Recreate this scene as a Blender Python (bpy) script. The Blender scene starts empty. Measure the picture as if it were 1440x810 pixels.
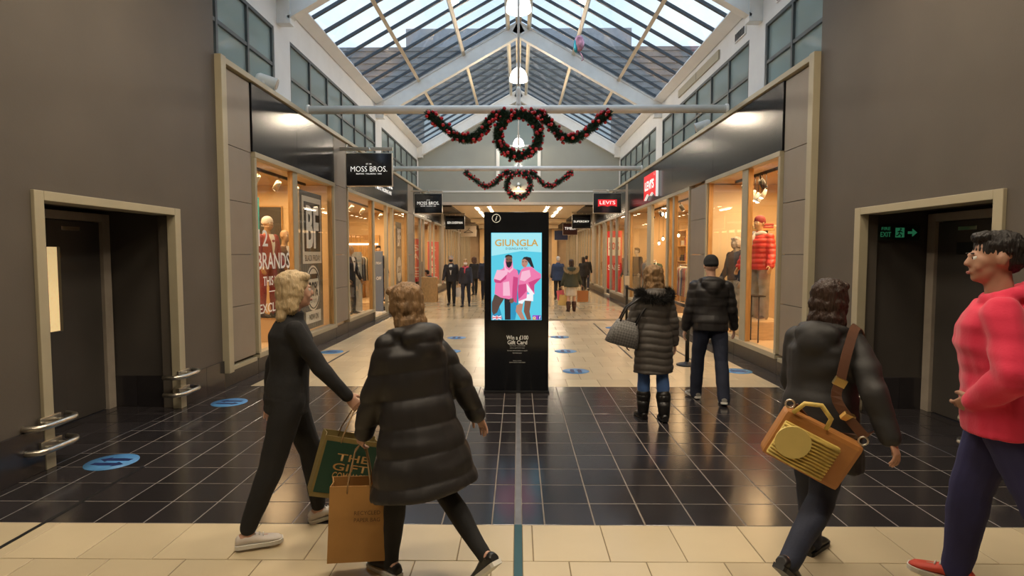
import bpy, bmesh, math, random
from mathutils import Vector, Matrix, noise
random.seed(7)
SC = bpy.context.scene
COL = SC.collection
R = math.radians
# ------------------------------------------------------------------ camera, sky, lights, exposure
cd = bpy.data.cameras.new('camera'); cam = bpy.data.objects.new('camera', cd); COL.objects.link(cam)
cd.sensor_width = 36; cd.lens = 807/1440*36; cd.clip_end = 300
cam.location = (0, 0, 1.8); cam.rotation_euler = (R(90-3.333), 0, R(0.638)); SC.camera = cam
SC.view_settings.view_transform = 'Standard'; SC.view_settings.look = 'None'
SC.view_settings.exposure = 0.12; SC.view_settings.gamma = 1.0; SC.view_settings.use_curve_mapping = False
wd = bpy.data.worlds.new('sky'); SC.world = wd; wd.use_nodes = True
nt = wd.node_tree; bgn = nt.nodes['Background']
tc = nt.nodes.new('ShaderNodeTexCoord'); nz = nt.nodes.new('ShaderNodeTexNoise'); cr = nt.nodes.new('ShaderNodeValToRGB')
nz.inputs['Scale'].default_value = 2.6; nz.inputs['Detail'].default_value = 6; nz.inputs['Roughness'].default_value = .55
cr.color_ramp.elements[0].position = .36; cr.color_ramp.elements[0].color = (.56, .70, .90, 1)
cr.color_ramp.elements[1].position = .62; cr.color_ramp.elements[1].color = (.88, .91, .95, 1)
nt.links.new(tc.outputs['Generated'], nz.inputs['Vector']); nt.links.new(nz.outputs['Fac'], cr.inputs['Fac'])
nt.links.new(cr.outputs['Color'], bgn.inputs['Color']); bgn.inputs['Strength'].default_value = 1.65

def area(name, loc, size, energy, col, rot=(0, 0, 0), sy=None, spread=180):
    l = bpy.data.lights.new(name, 'AREA'); l.energy = energy; l.color = col; l.size = size; l.spread = R(spread)
    if sy: l.shape = 'RECTANGLE'; l.size_y = sy
    o = bpy.data.objects.new(name, l); COL.objects.link(o); o.location = loc; o.rotation_euler = rot
    return o
def point(name, loc, energy, col, r=.1):
    l = bpy.data.lights.new(name, 'POINT'); l.energy = energy; l.color = col; l.shadow_soft_size = r
    o = bpy.data.objects.new(name, l); COL.objects.link(o); o.location = loc
    return o
WARM = (1, .65, .33); SOFT = (1, .83, .62)
LXW, RXW = -3.97, 3.90             # planes of the two shop fronts
# lamps added out of view in the low ceiling to light the near end (their diffusers are built with that ceiling)
for y in (1.6, 5.4):
    for x in (-2.2, 0, 2.2):
        area('ceiling_lamp', (x, y, 5.55), 1.1, 62, SOFT, sy=.32)
# lamps recessed in the low ceiling of the far mall
for y in (27.5, 30.0, 32.5, 37.0, 39.5, 45.0):
    for x in (-1.95, 1.95):
        area('ceiling_lamp', (x, y, 3.93), .12, 46, SOFT, sy=1.3)
# ceiling lamps inside the shops
SHOPS = [(-1, 8.6, 12.3, 120), (-1, 13.25, 20.5, 230), (-1, 21.7, 29.3, 200), (-1, 30, 37.6, 130), (-1, 38.2, 47, 110),
         (1, 8.6, 12.0, 150), (1, 13.1, 20.4, 250), (1, 21.0, 29.3, 170), (1, 30, 37.6, 120), (1, 38.2, 47, 110)]
for s, y0, y1, e in SHOPS:
    xw = LXW if s < 0 else RXW
    area('shop_lamp', (xw+s*1.15, (y0+y1)/2, 3.20), 1.6, e, WARM, sy=(y1-y0)*.85)
for d in (11.2, 15.6, 20.2, 24.8):
    point('pendant_bulb', (0, d, 6.50), 260, SOFT, .14)  # one of these lights has no pendant lamp built round it

# ------------------------------------------------------------------ materials
MC = {}
def mat(name, col, rough=.6, metal=0, var=0, vs=6, bump=0, bs=40, emit=None, es=1, spec=.5, stretch=None, sheen=0, coat=0):
    if name in MC: return MC[name]
    m = bpy.data.materials.new(name); m.use_nodes = True; MC[name] = m
    t = m.node_tree; p = t.nodes['Principled BSDF']
    p.inputs['Base Color'].default_value = (*col, 1); p.inputs['Roughness'].default_value = rough
    p.inputs['Metallic'].default_value = metal; p.inputs['Specular IOR Level'].default_value = spec
    p.inputs['Sheen Weight'].default_value = sheen; p.inputs['Coat Weight'].default_value = coat
    if emit: p.inputs['Emission Color'].default_value = (*emit, 1); p.inputs['Emission Strength'].default_value = es
    if var or bump:
        c = t.nodes.new('ShaderNodeTexCoord'); mp = t.nodes.new('ShaderNodeMapping')
        t.links.new(c.outputs['Object'], mp.inputs['Vector'])
        if stretch: mp.inputs['Scale'].default_value = stretch
    if var:
        n = t.nodes.new('ShaderNodeTexNoise'); n.inputs['Scale'].default_value = vs; n.inputs['Detail'].default_value = 5
        r = t.nodes.new('ShaderNodeValToRGB')
        r.color_ramp.elements[0].position = .3; r.color_ramp.elements[1].position = .7
        r.color_ramp.elements[0].color = (*[k*(1-var) for k in col], 1); r.color_ramp.elements[1].color = (*[min(1, k*(1+var)) for k in col], 1)
        t.links.new(mp.outputs['Vector'], n.inputs['Vector']); t.links.new(n.outputs['Fac'], r.inputs['Fac']); t.links.new(r.outputs['Color'], p.inputs['Base Color'])
    if bump:
        n = t.nodes.new('ShaderNodeTexNoise'); n.inputs['Scale'].default_value = bs; n.inputs['Detail'].default_value = 4
        b = t.nodes.new('ShaderNodeBump'); b.inputs['Strength'].default_value = bump; b.inputs['Distance'].default_value = .01
        t.links.new(mp.outputs['Vector'], n.inputs['Vector']); t.links.new(n.outputs['Fac'], b.inputs['Height']); t.links.new(b.outputs['Normal'], p.inputs['Normal'])
    return m
def glass_mat(name, tint, refl=.08, rough=.0, haze=0, hcol=(.5, .6, .6)):
    m = bpy.data.materials.new(name); m.use_nodes = True; t = m.node_tree; t.nodes.clear()
    o = t.nodes.new('ShaderNodeOutputMaterial'); tr = t.nodes.new('ShaderNodeBsdfTransparent'); tr.inputs['Color'].default_value = (*tint, 1)
    g = t.nodes.new('ShaderNodeBsdfGlossy'); g.inputs['Roughness'].default_value = rough
    f = t.nodes.new('ShaderNodeFresnel'); f.inputs['IOR'].default_value = 1.45
    mx = t.nodes.new('ShaderNodeMixShader')
    ge = t.nodes.new('ShaderNodeNewGeometry'); mu = t.nodes.new('ShaderNodeMath'); mu.operation = 'MULTIPLY_ADD'; mu.inputs[1].default_value = -1; mu.inputs[2].default_value = 1
    mf = t.nodes.new('ShaderNodeMath'); mf.operation = 'MULTIPLY'; t.links.new(ge.outputs['Backfacing'], mu.inputs[0])     # no second reflection where the ray leaves the sheet
    t.links.new(mu.outputs[0], mf.inputs[0]); t.links.new(f.outputs['Fac'], mf.inputs[1]); t.links.new(mf.outputs[0], mx.inputs['Fac'])
    first = tr.outputs['BSDF']
    if haze:
        df = t.nodes.new('ShaderNodeBsdfDiffuse'); df.inputs['Color'].default_value = (*hcol, 1)
        m2 = t.nodes.new('ShaderNodeMixShader'); m2.inputs['Fac'].default_value = haze
        t.links.new(tr.outputs['BSDF'], m2.inputs[1]); t.links.new(df.outputs['BSDF'], m2.inputs[2]); first = m2.outputs['Shader']
    t.links.new(first, mx.inputs[1]); t.links.new(g.outputs['BSDF'], mx.inputs[2]); t.links.new(mx.outputs['Shader'], o.inputs['Surface'])
    return m
def tile_mat(name, base, v, rough, bumpy=.05, vs=3):
    """ceramic with a slightly different tone on every object (Object Info random)"""
    m = mat(name, base, rough, bump=bumpy, bs=14)
    t = m.node_tree; p = t.nodes['Principled BSDF']
    oi = t.nodes.new('ShaderNodeObjectInfo'); n = t.nodes.new('ShaderNodeTexNoise'); n.inputs['Scale'].default_value = vs; n.inputs['Detail'].default_value = 6
    c = t.nodes.new('ShaderNodeTexCoord'); ad = t.nodes.new('ShaderNodeMath'); ad.operation = 'ADD'
    ml = t.nodes.new('ShaderNodeMath'); ml.operation = 'MULTIPLY'; ml.inputs[1].default_value = .5
    va = t.nodes.new('ShaderNodeVectorMath'); va.operation = 'ADD'
    t.links.new(c.outputs['Object'], va.inputs[0]); t.links.new(oi.outputs['Location'], va.inputs[1]); t.links.new(va.outputs['Vector'], n.inputs['Vector'])
    t.links.new(oi.outputs['Random'], ad.inputs[0]); t.links.new(n.outputs['Fac'], ad.inputs[1]); t.links.new(ad.outputs[0], ml.inputs[0])
    r = t.nodes.new('ShaderNodeValToRGB'); r.color_ramp.elements[0].position = .15; r.color_ramp.elements[1].position = .85
    r.color_ramp.elements[0].color = (*[k*(1-v) for k in base], 1); r.color_ramp.elements[1].color = (*[min(1, k*(1+v)) for k in base], 1)
    t.links.new(ml.outputs[0], r.inputs['Fac']); t.links.new(r.outputs['Color'], p.inputs['Base Color'])
    return m
DARKTILE = tile_mat('dark_tile', (.027, .024, .026), .28, .17, .04)
CREAMTILE = tile_mat('cream_tile', (.60, .50, .33), .10, .24, .03)
GROUT_D = mat('dark_grout', (.21, .185, .16), .8, var=.2); GROUT_C = mat('cream_grout', (.20, .15, .09), .8, var=.2)
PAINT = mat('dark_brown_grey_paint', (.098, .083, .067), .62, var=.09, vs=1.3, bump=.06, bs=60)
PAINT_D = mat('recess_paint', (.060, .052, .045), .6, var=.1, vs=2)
CREAM = mat('cream_painted_trim', (.40, .355, .245), .45, var=.05, vs=3)
CLAD = mat('beige_grey_cladding', (.25, .21, .165), .5, var=.06, vs=2)
FASC = mat('gloss_black_fascia', (.010, .010, .011), .20, var=.3, vs=1.5, bump=.02, bs=2, spec=.17)
PLINTH = mat('dark_granite_plinth', (.03, .026, .022), .35, var=.35, vs=20)
WHITE = mat('white_wall_paint', (.74, .74, .72), .6, var=.04, vs=2)
GABLE = mat('sage_grey_wall', (.33, .34, .30), .7, var=.05, vs=1)
STEEL_W = mat('white_painted_steel', (.78, .78, .75), .4, var=.05, vs=4)
STEEL_C = mat('cream_painted_steel', (.62, .55, .42), .45, var=.05, vs=4)
BAR = mat('dark_glazing_bar', (.035, .045, .055), .4, var=.2)
GREYFR = mat('grey_window_frame', (.075, .082, .08), .45, var=.1)
CHROME = mat('brushed_steel', (.62, .58, .50), .28, metal=1, bump=.05, bs=90)
SHOPWALL = mat('warm_shop_wall', (.62, .45, .25), .7, var=.06, vs=2)
SHOPCEIL = mat('shop_ceiling', (.58, .43, .27), .7, var=.05)
WOOD = mat('honey_wood', (.52, .30, .12), .5, var=.35, vs=3, stretch=(6, 6, .6), bump=.1, bs=12)
OAK = mat('golden_oak_frame', (.46, .26, .09), .45, var=.25, vs=5, stretch=(8, 8, .8))
BLACK = mat('matt_black', (.012, .012, .013), .45, var=.2)
GLOSSB = mat('gloss_black', (.008, .009, .011), .12, var=.2, spec=.6)
WTEXT = mat('white_lettering', (.85, .84, .80), .5, var=.02)
LITTEXT = mat('lit_white_lettering', (.9, .9, .88), .5, emit=(1, .97, .9), es=.75)
REDP = mat('red_print', (.62, .02, .03), .4, var=.05)
LITRED = mat('lit_red_sign', (.65, .02, .03), .4, emit=(.9, .02, .03), es=.55)
BULB = mat('lamp_glow', (1, 1, 1), .5, emit=(1, .96, .88), es=7)
SPOTG = mat('spot_glow', (1, 1, 1), .5, emit=(1, .80, .52), es=14)
DIFF = mat('lamp_diffuser', (1, 1, 1), .5, emit=(1, .86, .66), es=5)
SHOPGLASS = glass_mat('shop_glass', (.97, .97, .95)); ROOFGLASS = glass_mat('roof_glass', (.86, .92, .96), haze=.05, hcol=(.45, .47, .5))
FROST = glass_mat('green_grey_glass', (.32, .42, .42), rough=.06, haze=.6, hcol=(.42, .50, .48))
BACKROOM = mat('pale_plaster_room', (.55, .58, .58), .8, var=.06, vs=1)

# ------------------------------------------------------------------ mesh helpers
class MB:
    def __init__(s): s.bm = bmesh.new(); s.mats = []
    def mi(s, m):
        if m is None: return 0
        if m not in s.mats: s.mats.append(m)
        return s.mats.index(m)
    def box(s, x0, x1, y0, y1, z0, z1, bev=0, m=None):
        x0, x1 = sorted((x0, x1)); y0, y1 = sorted((y0, y1)); z0, z1 = sorted((z0, z1))
        vs = [s.bm.verts.new(p) for p in ((x0, y0, z0), (x1, y0, z0), (x1, y1, z0), (x0, y1, z0), (x0, y0, z1), (x1, y0, z1), (x1, y1, z1), (x0, y1, z1))]
        fs = [s.bm.faces.new([vs[i] for i in f]) for f in ((3, 2, 1, 0), (4, 5, 6, 7), (0, 1, 5, 4), (1, 2, 6, 5), (2, 3, 7, 6), (3, 0, 4, 7))]
        k = s.mi(m)
        for f in fs: f.material_index = k
        if bev:
            es = {e for f in fs for e in f.edges}
            bmesh.ops.bevel(s.bm, geom=list(es), offset=bev, segments=2, affect='EDGES', profile=.6)
        return s
    def prism(s, pts, off, m=None):
        """extrude polygon pts (3-D, in order) by vector off"""
        off = Vector(off); a = [s.bm.verts.new(p) for p in pts]; b = [s.bm.verts.new(Vector(p)+off) for p in pts]; n = len(pts); k = s.mi(m)
        fs = [s.bm.faces.new(a[::-1]), s.bm.faces.new(b)] + [s.bm.faces.new((a[i], a[(i+1) % n], b[(i+1) % n], b[i])) for i in range(n)]
        for f in fs: f.material_index = k
        return s
    def poly(s, pts, m=None):
        f = s.bm.faces.new([s.bm.verts.new(p) for p in pts]); f.material_index = s.mi(m); return s
    def loft(s, rings, cap=True, closed=False, m=None, smooth=True):
        k = s.mi(m); vr = [[s.bm.verts.new(p) for p in r] for r in rings]; n = len(rings[0]); L = len(vr)
        for i in range(L if closed else L-1):
            a, b = vr[i], vr[(i+1) % L]
            for j in range(n):
                f = s.bm.faces.new((a[j], a[(j+1) % n], b[(j+1) % n], b[j])); f.material_index = k; f.smooth = smooth
        if cap and not closed:
            for r in (vr[0][::-1], vr[-1]):
                f = s.bm.faces.new(r); f.material_index = k
        return s
    def tube(s, pts, r, n=10, closed=False, flat=None, m=None, nrm=None):
        pts = [Vector(p) for p in pts]; L = len(pts); rings = []
        ref = None
        for i, p in enumerate(pts):
            if closed: d = pts[(i+1) % L]-pts[i-1]
            else: d = pts[min(i+1, L-1)]-pts[max(i-1, 0)]
            d.normalize()
            if nrm is not None: a = Vector(nrm)
            elif ref is None: a = Vector((0, 0, 1)) if abs(d.z) < .9 else Vector((1, 0, 0))
            else: a = ref
            a = (a-d*a.dot(d)).normalized(); ref = a; b = d.cross(a)
            rr = r[i] if isinstance(r, (list, tuple)) else r
            fa, fb = flat if flat else (1, 1)
            rings.append([p+a*(rr*fa*math.cos(t))+b*(rr*fb*math.sin(t)) for t in (2*math.pi*j/n for j in range(n))])
        return s.loft(rings, closed=closed, m=m)
    def cyl(s, p0, p1, r, n=14, r1=None, m=None):
        return s.tube([p0, p1], [r, r if r1 is None else r1], n, m=m)
    def lathe(s, prof, c=(0, 0, 0), n=20, m=None):
        return s.loft([[(c[0]+r*math.cos(2*math.pi*j/n), c[1]+r*math.sin(2*math.pi*j/n), c[2]+z) for j in range(n)] for r, z in prof], m=m)
    def ell(s, c, r, rot=None, u=14, v=9, m=None):
        c = Vector(c); rings = []
        for i in range(1, v):
            th = math.pi*i/v
            ring = []
            for j in range(u):
                q = Vector((r[0]*math.sin(th)*math.cos(2*math.pi*j/u), r[1]*math.sin(th)*math.sin(2*math.pi*j/u), -r[2]*math.cos(th)))
                ring.append(c+(rot @ q if rot else q))
            rings.append(ring)
        return s.loft(rings, m=m)
    def mesh(s, name):
        bmesh.ops.recalc_face_normals(s.bm, faces=s.bm.faces[:])
        me = bpy.data.meshes.new(name); s.bm.to_mesh(me); s.bm.free()
        for m in s.mats: me.materials.append(m)
        return me
    def build(s, name, m=None, parent=None, loc=None, rot=None, **props):
        me = s.mesh(name)
        if m and not s.mats: me.materials.append(m)
        return link(name, me, parent, loc, rot, **props)
def link(name, me, parent=None, loc=None, rot=None, **props):
    o = bpy.data.objects.new(name, me); COL.objects.link(o)
    if parent: o.parent = parent
    if loc is not None: o.location = loc
    if rot is not None: o.rotation_euler = rot
    for k, v in props.items():
        if v is not None: o[k] = v
    return o
def thing(name, label, cat, loc=(0, 0, 0), rz=0, group=None):
    return link(name, None, None, loc, (0, 0, rz), label=label, category=cat, group=group)
def struct(name, label=None, parent=None):
    return link(name, None, parent, kind='structure', label=label)
def B(*a, bev=0): return MB().box(*a, bev=bev)
def relabel(o, label): o['label'] = label
def dup(root, loc=None, rz=None, label=None, group=None):
    r = root.copy(); COL.objects.link(r)
    if loc is not None: r.location = loc
    if rz is not None: r.rotation_euler = (0, 0, rz)
    if label: r['label'] = label
    if group: r['group'] = group
    for ch in root.children:
        c = ch.copy(); COL.objects.link(c); c.parent = r
        for g in ch.children:
            d = g.copy(); COL.objects.link(d); d.parent = c
    return r
def bake(me_or_bm, mods, name='m'):
    me = me_or_bm.mesh(name) if isinstance(me_or_bm, MB) else me_or_bm
    o = bpy.data.objects.new('tmp', me); COL.objects.link(o)
    for t, kw in mods:
        md = o.modifiers.new('m', t)
        for k, v in kw.items(): setattr(md, k, v)
    dg = bpy.context.evaluated_depsgraph_get()
    out = bpy.data.meshes.new_from_object(o.evaluated_get(dg)); out.name = name
    bpy.data.objects.remove(o); bpy.data.meshes.remove(me)
    return out
def text(body, parent, origin, right, up, width=None, height=None, m=None, name='lettering', bold=0, ext=.003, align='CENTER', shear=0):
    cu = bpy.data.curves.new('t', 'FONT'); cu.body = body; cu.extrude = 0.0; cu.offset = bold; cu.align_x = 'CENTER'; cu.align_y = 'CENTER'; cu.resolution_u = 3; cu.shear = shear
    o = bpy.data.objects.new('t', cu); COL.objects.link(o)
    me = bpy.data.meshes.new_from_object(o.evaluated_get(bpy.context.evaluated_depsgraph_get())); bpy.data.objects.remove(o); bpy.data.curves.remove(cu)
    xs = [v.co.x for v in me.vertices]; ys = [v.co.y for v in me.vertices]
    w, h = max(xs)-min(xs), max(ys)-min(ys); cx, cy = (max(xs)+min(xs))/2, (max(ys)+min(ys))/2
    sx = width/w if width else height/h; sy = height/h if height else sx
    right, up = Vector(right).normalized(), Vector(up).normalized(); nrm = right.cross(up); origin = Vector(origin)
    for v in me.vertices: v.co = origin+right*((v.co.x-cx)*sx)+up*((v.co.y-cy)*sy)+nrm*ext
    me.materials.append(m or WTEXT); me.name = name
    k = len(body.split())
    if k > 1:                                   # one mesh per word: cut at the widest gaps
        fx = sorted(((min((me.vertices[i].co.dot(right)) for i in p.vertices), max((me.vertices[i].co.dot(right)) for i in p.vertices)) for p in me.polygons))
        gaps = []; e = fx[0][1]
        for a, b in fx[1:]:
            if a > e: gaps.append((a-e, (a+e)/2))
            e = max(e, b)
        cuts = sorted(g[1] for g in sorted(gaps, reverse=True)[:k-1])
        last = None
        for q in range(len(cuts)+1):
            bm = bmesh.new(); bm.from_mesh(me)
            kill = [f for f in bm.faces if sum(f.calc_center_median().dot(right) > c for c in cuts) != q]
            bmesh.ops.delete(bm, geom=kill, context='FACES'); m2 = bpy.data.meshes.new(name); bm.to_mesh(m2); bm.free(); m2.materials.append(m or WTEXT)
            last = link(name, m2, parent)
        bpy.data.meshes.remove(me)
        return last
    return link(name, me, parent)
# ================================================================== THE SETTING
def sx(s, d): return (LXW if s < 0 else RXW)+s*d
SIDE = {-1: 'left', 1: 'right'}
def pieces(name, mesh_by_size, parent, items):
    """items: (x0,x1,y0,y1,zt) floor tiles; alike sizes share a mesh"""
    for x0, x1, y0, y1, zt, m in items:
        k = (round(x1-x0, 3), round(y1-y0, 3), m.name)
        if k not in mesh_by_size:
            a, b = (x1-x0)/2, (y1-y0)/2
            mb = MB(); e = .0022; h = .002
            mb.loft([[(-a, -b, -.012), (a, -b, -.012), (a, b, -.012), (-a, b, -.012)], [(-a, -b, -h), (a, -b, -h), (a, b, -h), (-a, b, -h)],
                     [(-a+e, -b+e, 0), (a-e, -b+e, 0), (a-e, b-e, 0), (-a+e, b-e, 0)]], smooth=False)
            me = mb.mesh(name); me.materials.append(m); mesh_by_size[k] = me
        link(name, mesh_by_size[k], parent, ((x0+x1)/2, (y0+y1)/2, zt))
TM = {}
G = .008
# --- dark tiled field
Y0, Y1, P = 3.73, 7.75, .335
fl = B(-3.97, 3.90, Y0, Y1, -.12, -.0016).build('floor', GROUT_D, kind='structure')
xs = [-.022-.155]; cols = [(-.177, -.022), (.022, .177)]
x = .177
while x < 3.80: cols.append((x, x+P if x+P < 3.80 else 3.90)); x += P
x = -.177
while x > -3.87: cols.append((x-P if x-P > -3.87 else -3.97, x)); x -= P
it = []
for i in range(12):
    for a, b in cols: it.append((a+G/2, b-G/2, Y0+i*P+G/2, Y0+(i+1)*P-G/2, random.uniform(-.0006, .0006), DARKTILE))
pieces('floor_tile', TM, fl, it)
B(-.020, .020, Y0, Y1, -.02, .002).build('metal_strip', mat('worn_metal_strip', (.22, .22, .22), .42, metal=.5, var=.15, vs=8), fl)
B(-3.2, -3.17, 3.0, 4.75, -.02, .0025).build('expansion_joint', BLACK, fl)
# --- dark tiles of the two door recesses
for s in (-1, 1):
    f2 = B(sx(s, 0), sx(s, .88), 4.66, 6.68, -.12, -.005).build('floor', GROUT_D, kind='structure')
    it = []
    for i in range(6):
        for a, b in ((0, .335), (.335, .67), (.67, .88)):
            q = sorted((sx(s, a), sx(s, b))); it.append((q[0]+G/2, q[1]-G/2, 4.67+i*.335+G/2, 4.67+(i+1)*.335-G/2, 0, DARKTILE))
    pieces('floor_tile', TM, f2, it)
# --- cream tiles at the near end
T = .453
fn = B(-3.97, 3.90, -5, Y0, -.12, -.005).build('floor', GROUT_C, kind='structure')
it = []
for r in range(7):
    y1 = Y0-r*T; off = .09 if r % 2 == 0 else -.155
    for k in range(-9, 10):
        a, b = off+k*T, off+(k+1)*T
        a, b = max(a, -3.97), min(b, 3.90)
        if b-a < .05: continue
        parts_ = [(a, b)]
        if a < -.03 and b > .03: parts_ = [(a, -.025), (.025, b)]
        for a, b in parts_: it.append((a+.003, b-.003, y1-T+.003, y1-.003, random.uniform(-.0006, .0006), CREAMTILE))
pieces('floor_tile', TM, fn, it)
B(-.024, .024, .6, Y0, -.02, .003).build('metal_strip', mat('green_bronze_strip', (.05, .12, .12), .4, metal=.6), fn)
B(-3.2, -3.17, 1.5, Y0, -.02, .003).build('expansion_joint', BLACK, fn)
# --- cream mall floor beyond, brick bond; single tiles as far as they can be told apart
def brick_floor_mat():
    m = mat('cream_tile_far', (.56, .44, .26), .12); t = m.node_tree; p = t.nodes['Principled BSDF']
    b = t.nodes.new('ShaderNodeTexBrick'); c = t.nodes.new('ShaderNodeTexCoord'); t.links.new(c.outputs['Object'], b.inputs['Vector'])
    b.inputs['Scale'].default_value = 1; b.inputs['Brick Width'].default_value = T; b.inputs['Row Height'].default_value = T; b.inputs['Mortar Size'].default_value = .004
    b.inputs['Color1'].default_value = (.64, .53, .35, 1); b.inputs['Color2'].default_value = (.53, .43, .27, 1); b.inputs['Mortar'].default_value = (.2, .15, .09, 1)
    t.links.new(b.outputs['Color'], p.inputs['Base Color'])
    return m
ff = B(-3.68, 3.56, Y1, 16.0, -.12, -.005).build('floor', GROUT_C, kind='structure')
fr = B(-3.68, 3.56, 16.0, 48, -.12, 0).build('floor', brick_floor_mat(), kind='structure')
it = []
for r in range(18):
    y0 = Y1+r*.4583; off = 0 if r % 2 else .226
    for k in range(-10, 10):
        a, b = max(off+k*T, -3.68), min(off+(k+1)*T, 3.56)
        if b-a < .04: continue
        it.append((a+.002, b-.002, y0+.002, y0+.4583-.002, random.uniform(-.0006, .0006), CREAMTILE))
it = it[:299]
pieces('floor_tile', TM, ff, it)
for x0, a, b in ((-3.18, 8.9, 10.6), (-2.95, 15.4, 18.2), (1.96, 9.9, 15.0), (2.95, 9.3, 10.9), (2.0, 18.6, 22.0)):
    B(x0, x0+.03, a, b, -.03, .004).build('expansion_joint', BLACK, ff)
# dark border along the shop fronts
for s in (-1, 1):
    e = -3.68 if s < 0 else 3.56
    x0, x1 = sorted((sx(s, 0), e))
    fb = B(x0, x1, Y1, 48, -.12, -.005).build('floor', GROUT_D, kind='structure')
    pieces('floor_tile', TM, fb, [(x0+.002, x1-.002, Y1+i*P+.002, Y1+(i+1)*P-.002, 0, DARKTILE) for i in range(30)])
    B(x0, x1, Y1+30*P, 48, -.02, 0).build('border_strip', DARKTILE, fb)

# --- near walls with their door recesses
skirt_meshes = {}
def skirting(parent, run, fixed, axis, nrm, z1=.37, w=.45):
    """tiles along a wall: axis 'y' (plane x=fixed) or 'x' (plane y=fixed); nrm = +-1 outwards"""
    a, b = run
    n = max(1, round((b-a)/w)); ww = (b-a)/n
    k = (axis, round(ww, 3), nrm)
    if k not in skirt_meshes:
        mb = MB()
        if axis == 'y': mb.box(0, nrm*.022, -ww/2+.002, ww/2-.002, 0, z1, bev=.003)
        else: mb.box(-ww/2+.002, ww/2-.002, 0, nrm*.022, 0, z1, bev=.003)
        me = mb.mesh('skirting_tile'); me.materials.append(DARKTILE); skirt_meshes[k] = me
    for i in range(n):
        c = a+(i+.5)*ww
        link('skirting_tile', skirt_meshes[k], parent, (fixed, c, 0) if axis == 'y' else (c, fixed, 0))
DOORN = 0
for s in (-1, 1):
    mb = MB()
    mb.box(sx(s, 0), sx(s, .2), -5, 4.72, 0, 5.6); mb.box(sx(s, 0), sx(s, .2), 6.62, 7.6, 0, 5.6); mb.box(sx(s, 0), sx(s, .2), 4.72, 6.62, 2.27, 5.6)
    w = mb.build('wall_'+SIDE[s], PAINT, kind='structure')
    skirting(w, (-1.4, 4.66), sx(s, 0), 'y', -s); skirting(w, (6.70, 7.6), sx(s, 0), 'y', -s)
    # recess shell
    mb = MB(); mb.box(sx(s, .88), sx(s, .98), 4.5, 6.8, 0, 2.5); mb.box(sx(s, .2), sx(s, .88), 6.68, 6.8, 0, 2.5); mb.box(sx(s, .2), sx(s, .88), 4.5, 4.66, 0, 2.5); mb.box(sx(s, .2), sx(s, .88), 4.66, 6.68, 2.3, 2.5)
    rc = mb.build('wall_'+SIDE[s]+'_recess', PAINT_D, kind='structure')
    q = sorted((sx(s, .2), sx(s, .88))); skirting(rc, (q[0], q[1]), 6.68, 'x', -1, w=.34)
    # portal trim
    t = struct('trim_1' if s < 0 else 'trim_2')
    B(sx(s, -.03), sx(s, .22), 4.66, 4.76, 0, 2.33, bev=.006).build('jamb', CREAM, t)
    B(sx(s, -.03), sx(s, .07), 6.58, 6.69, 0, 2.33, bev=.006).build('jamb', CREAM, t)
    B(sx(s, -.03), sx(s, .22), 4.76, 6.58, 2.25, 2.33, bev=.006).build('head', CREAM, t)
    # door
    DOORN += 1
    d = struct('door_%d' % DOORN)
    y0, y1 = 5.64, 6.54
    mb = MB(); X0, X1 = sx(s, .87), sx(s, .83)
    if s < 0:
        mb.box(X0, X1, y0, 5.80, .01, 2.16, bev=.003); mb.box(X0, X1, 5.97, y1, .01, 2.16, bev=.003); mb.box(X0, X1, 5.80, 5.97, .01, 1.0); mb.box(X0, X1, 5.80, 5.97, 1.88, 2.16)
    else: mb.box(X0, X1, y0, y1, .01, 2.16, bev=.003)
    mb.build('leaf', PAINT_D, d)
    if s < 0:
        B(sx(s, .875), sx(s, .865), 5.80, 5.97, 1.0, 1.88).build('vision_pane', mat('lit_wired_glass', (.8, .6, .3), .3, emit=(1, .72, .34), es=.55, var=.15, vs=30), d)
        B(sx(s, .84), sx(s, .825), 6.0, 6.25, 2.06, 2.10, bev=.004).build('door_closer', CHROME, d)
        B(sx(s, .84), sx(s, .815), 5.70, 5.76, .95, 1.12, bev=.008).build('handle', CHROME, d)
    else:
        B(sx(s, .84), sx(s, .825), 5.99, 6.26, 1.80, 1.93, bev=.003).build('plaque', BLACK, d)
        B(sx(s, .84), sx(s, .825), 6.0, 6.25, 2.06, 2.10, bev=.004).build('door_closer', CHROME, d)
    fr_ = MB(); fr_.box(sx(s, .88), sx(s, .79), y0-.09, y0, 0, 2.26, bev=.005); fr_.box(sx(s, .88), sx(s, .79), y1, y1+.12, 0, 2.26, bev=.005); fr_.box(sx(s, .88), sx(s, .79), y0, y1, 2.17, 2.26, bev=.005)
    fr_.build('door_frame', mat('worn_beige_frame', (.36, .31, .25), .5, var=.08), d)
# near end: back wall, ceiling with panels for the added lamps, wall over the mouth of the atrium
B(-4.2, 4.1, -5.2, -5, 0, 5.6).build('wall_back', PAINT, kind='structure')
ce = B(-4.2, 4.1, -5, 7.6, 5.6, 5.75).build('ceiling', mat('near_ceiling', (.5, .45, .38), .8, var=.04), kind='structure')
for y in (1.6, 5.4):
    for x in (-2.2, 0, 2.2): B(x-.58, x+.58, y-.19, y+.19, 5.57, 5.6, bev=.005).build('lamp_panel', DIFF, ce)
MB().prism([(-4.7, 7.5, 5.6), (4.6, 7.5, 5.6), (4.6, 7.5, 6.5), (0, 7.5, 9.1), (-4.7, 7.5, 6.5)], (0, .1, 0)).build('wall_front', WHITE, kind='structure')

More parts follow.
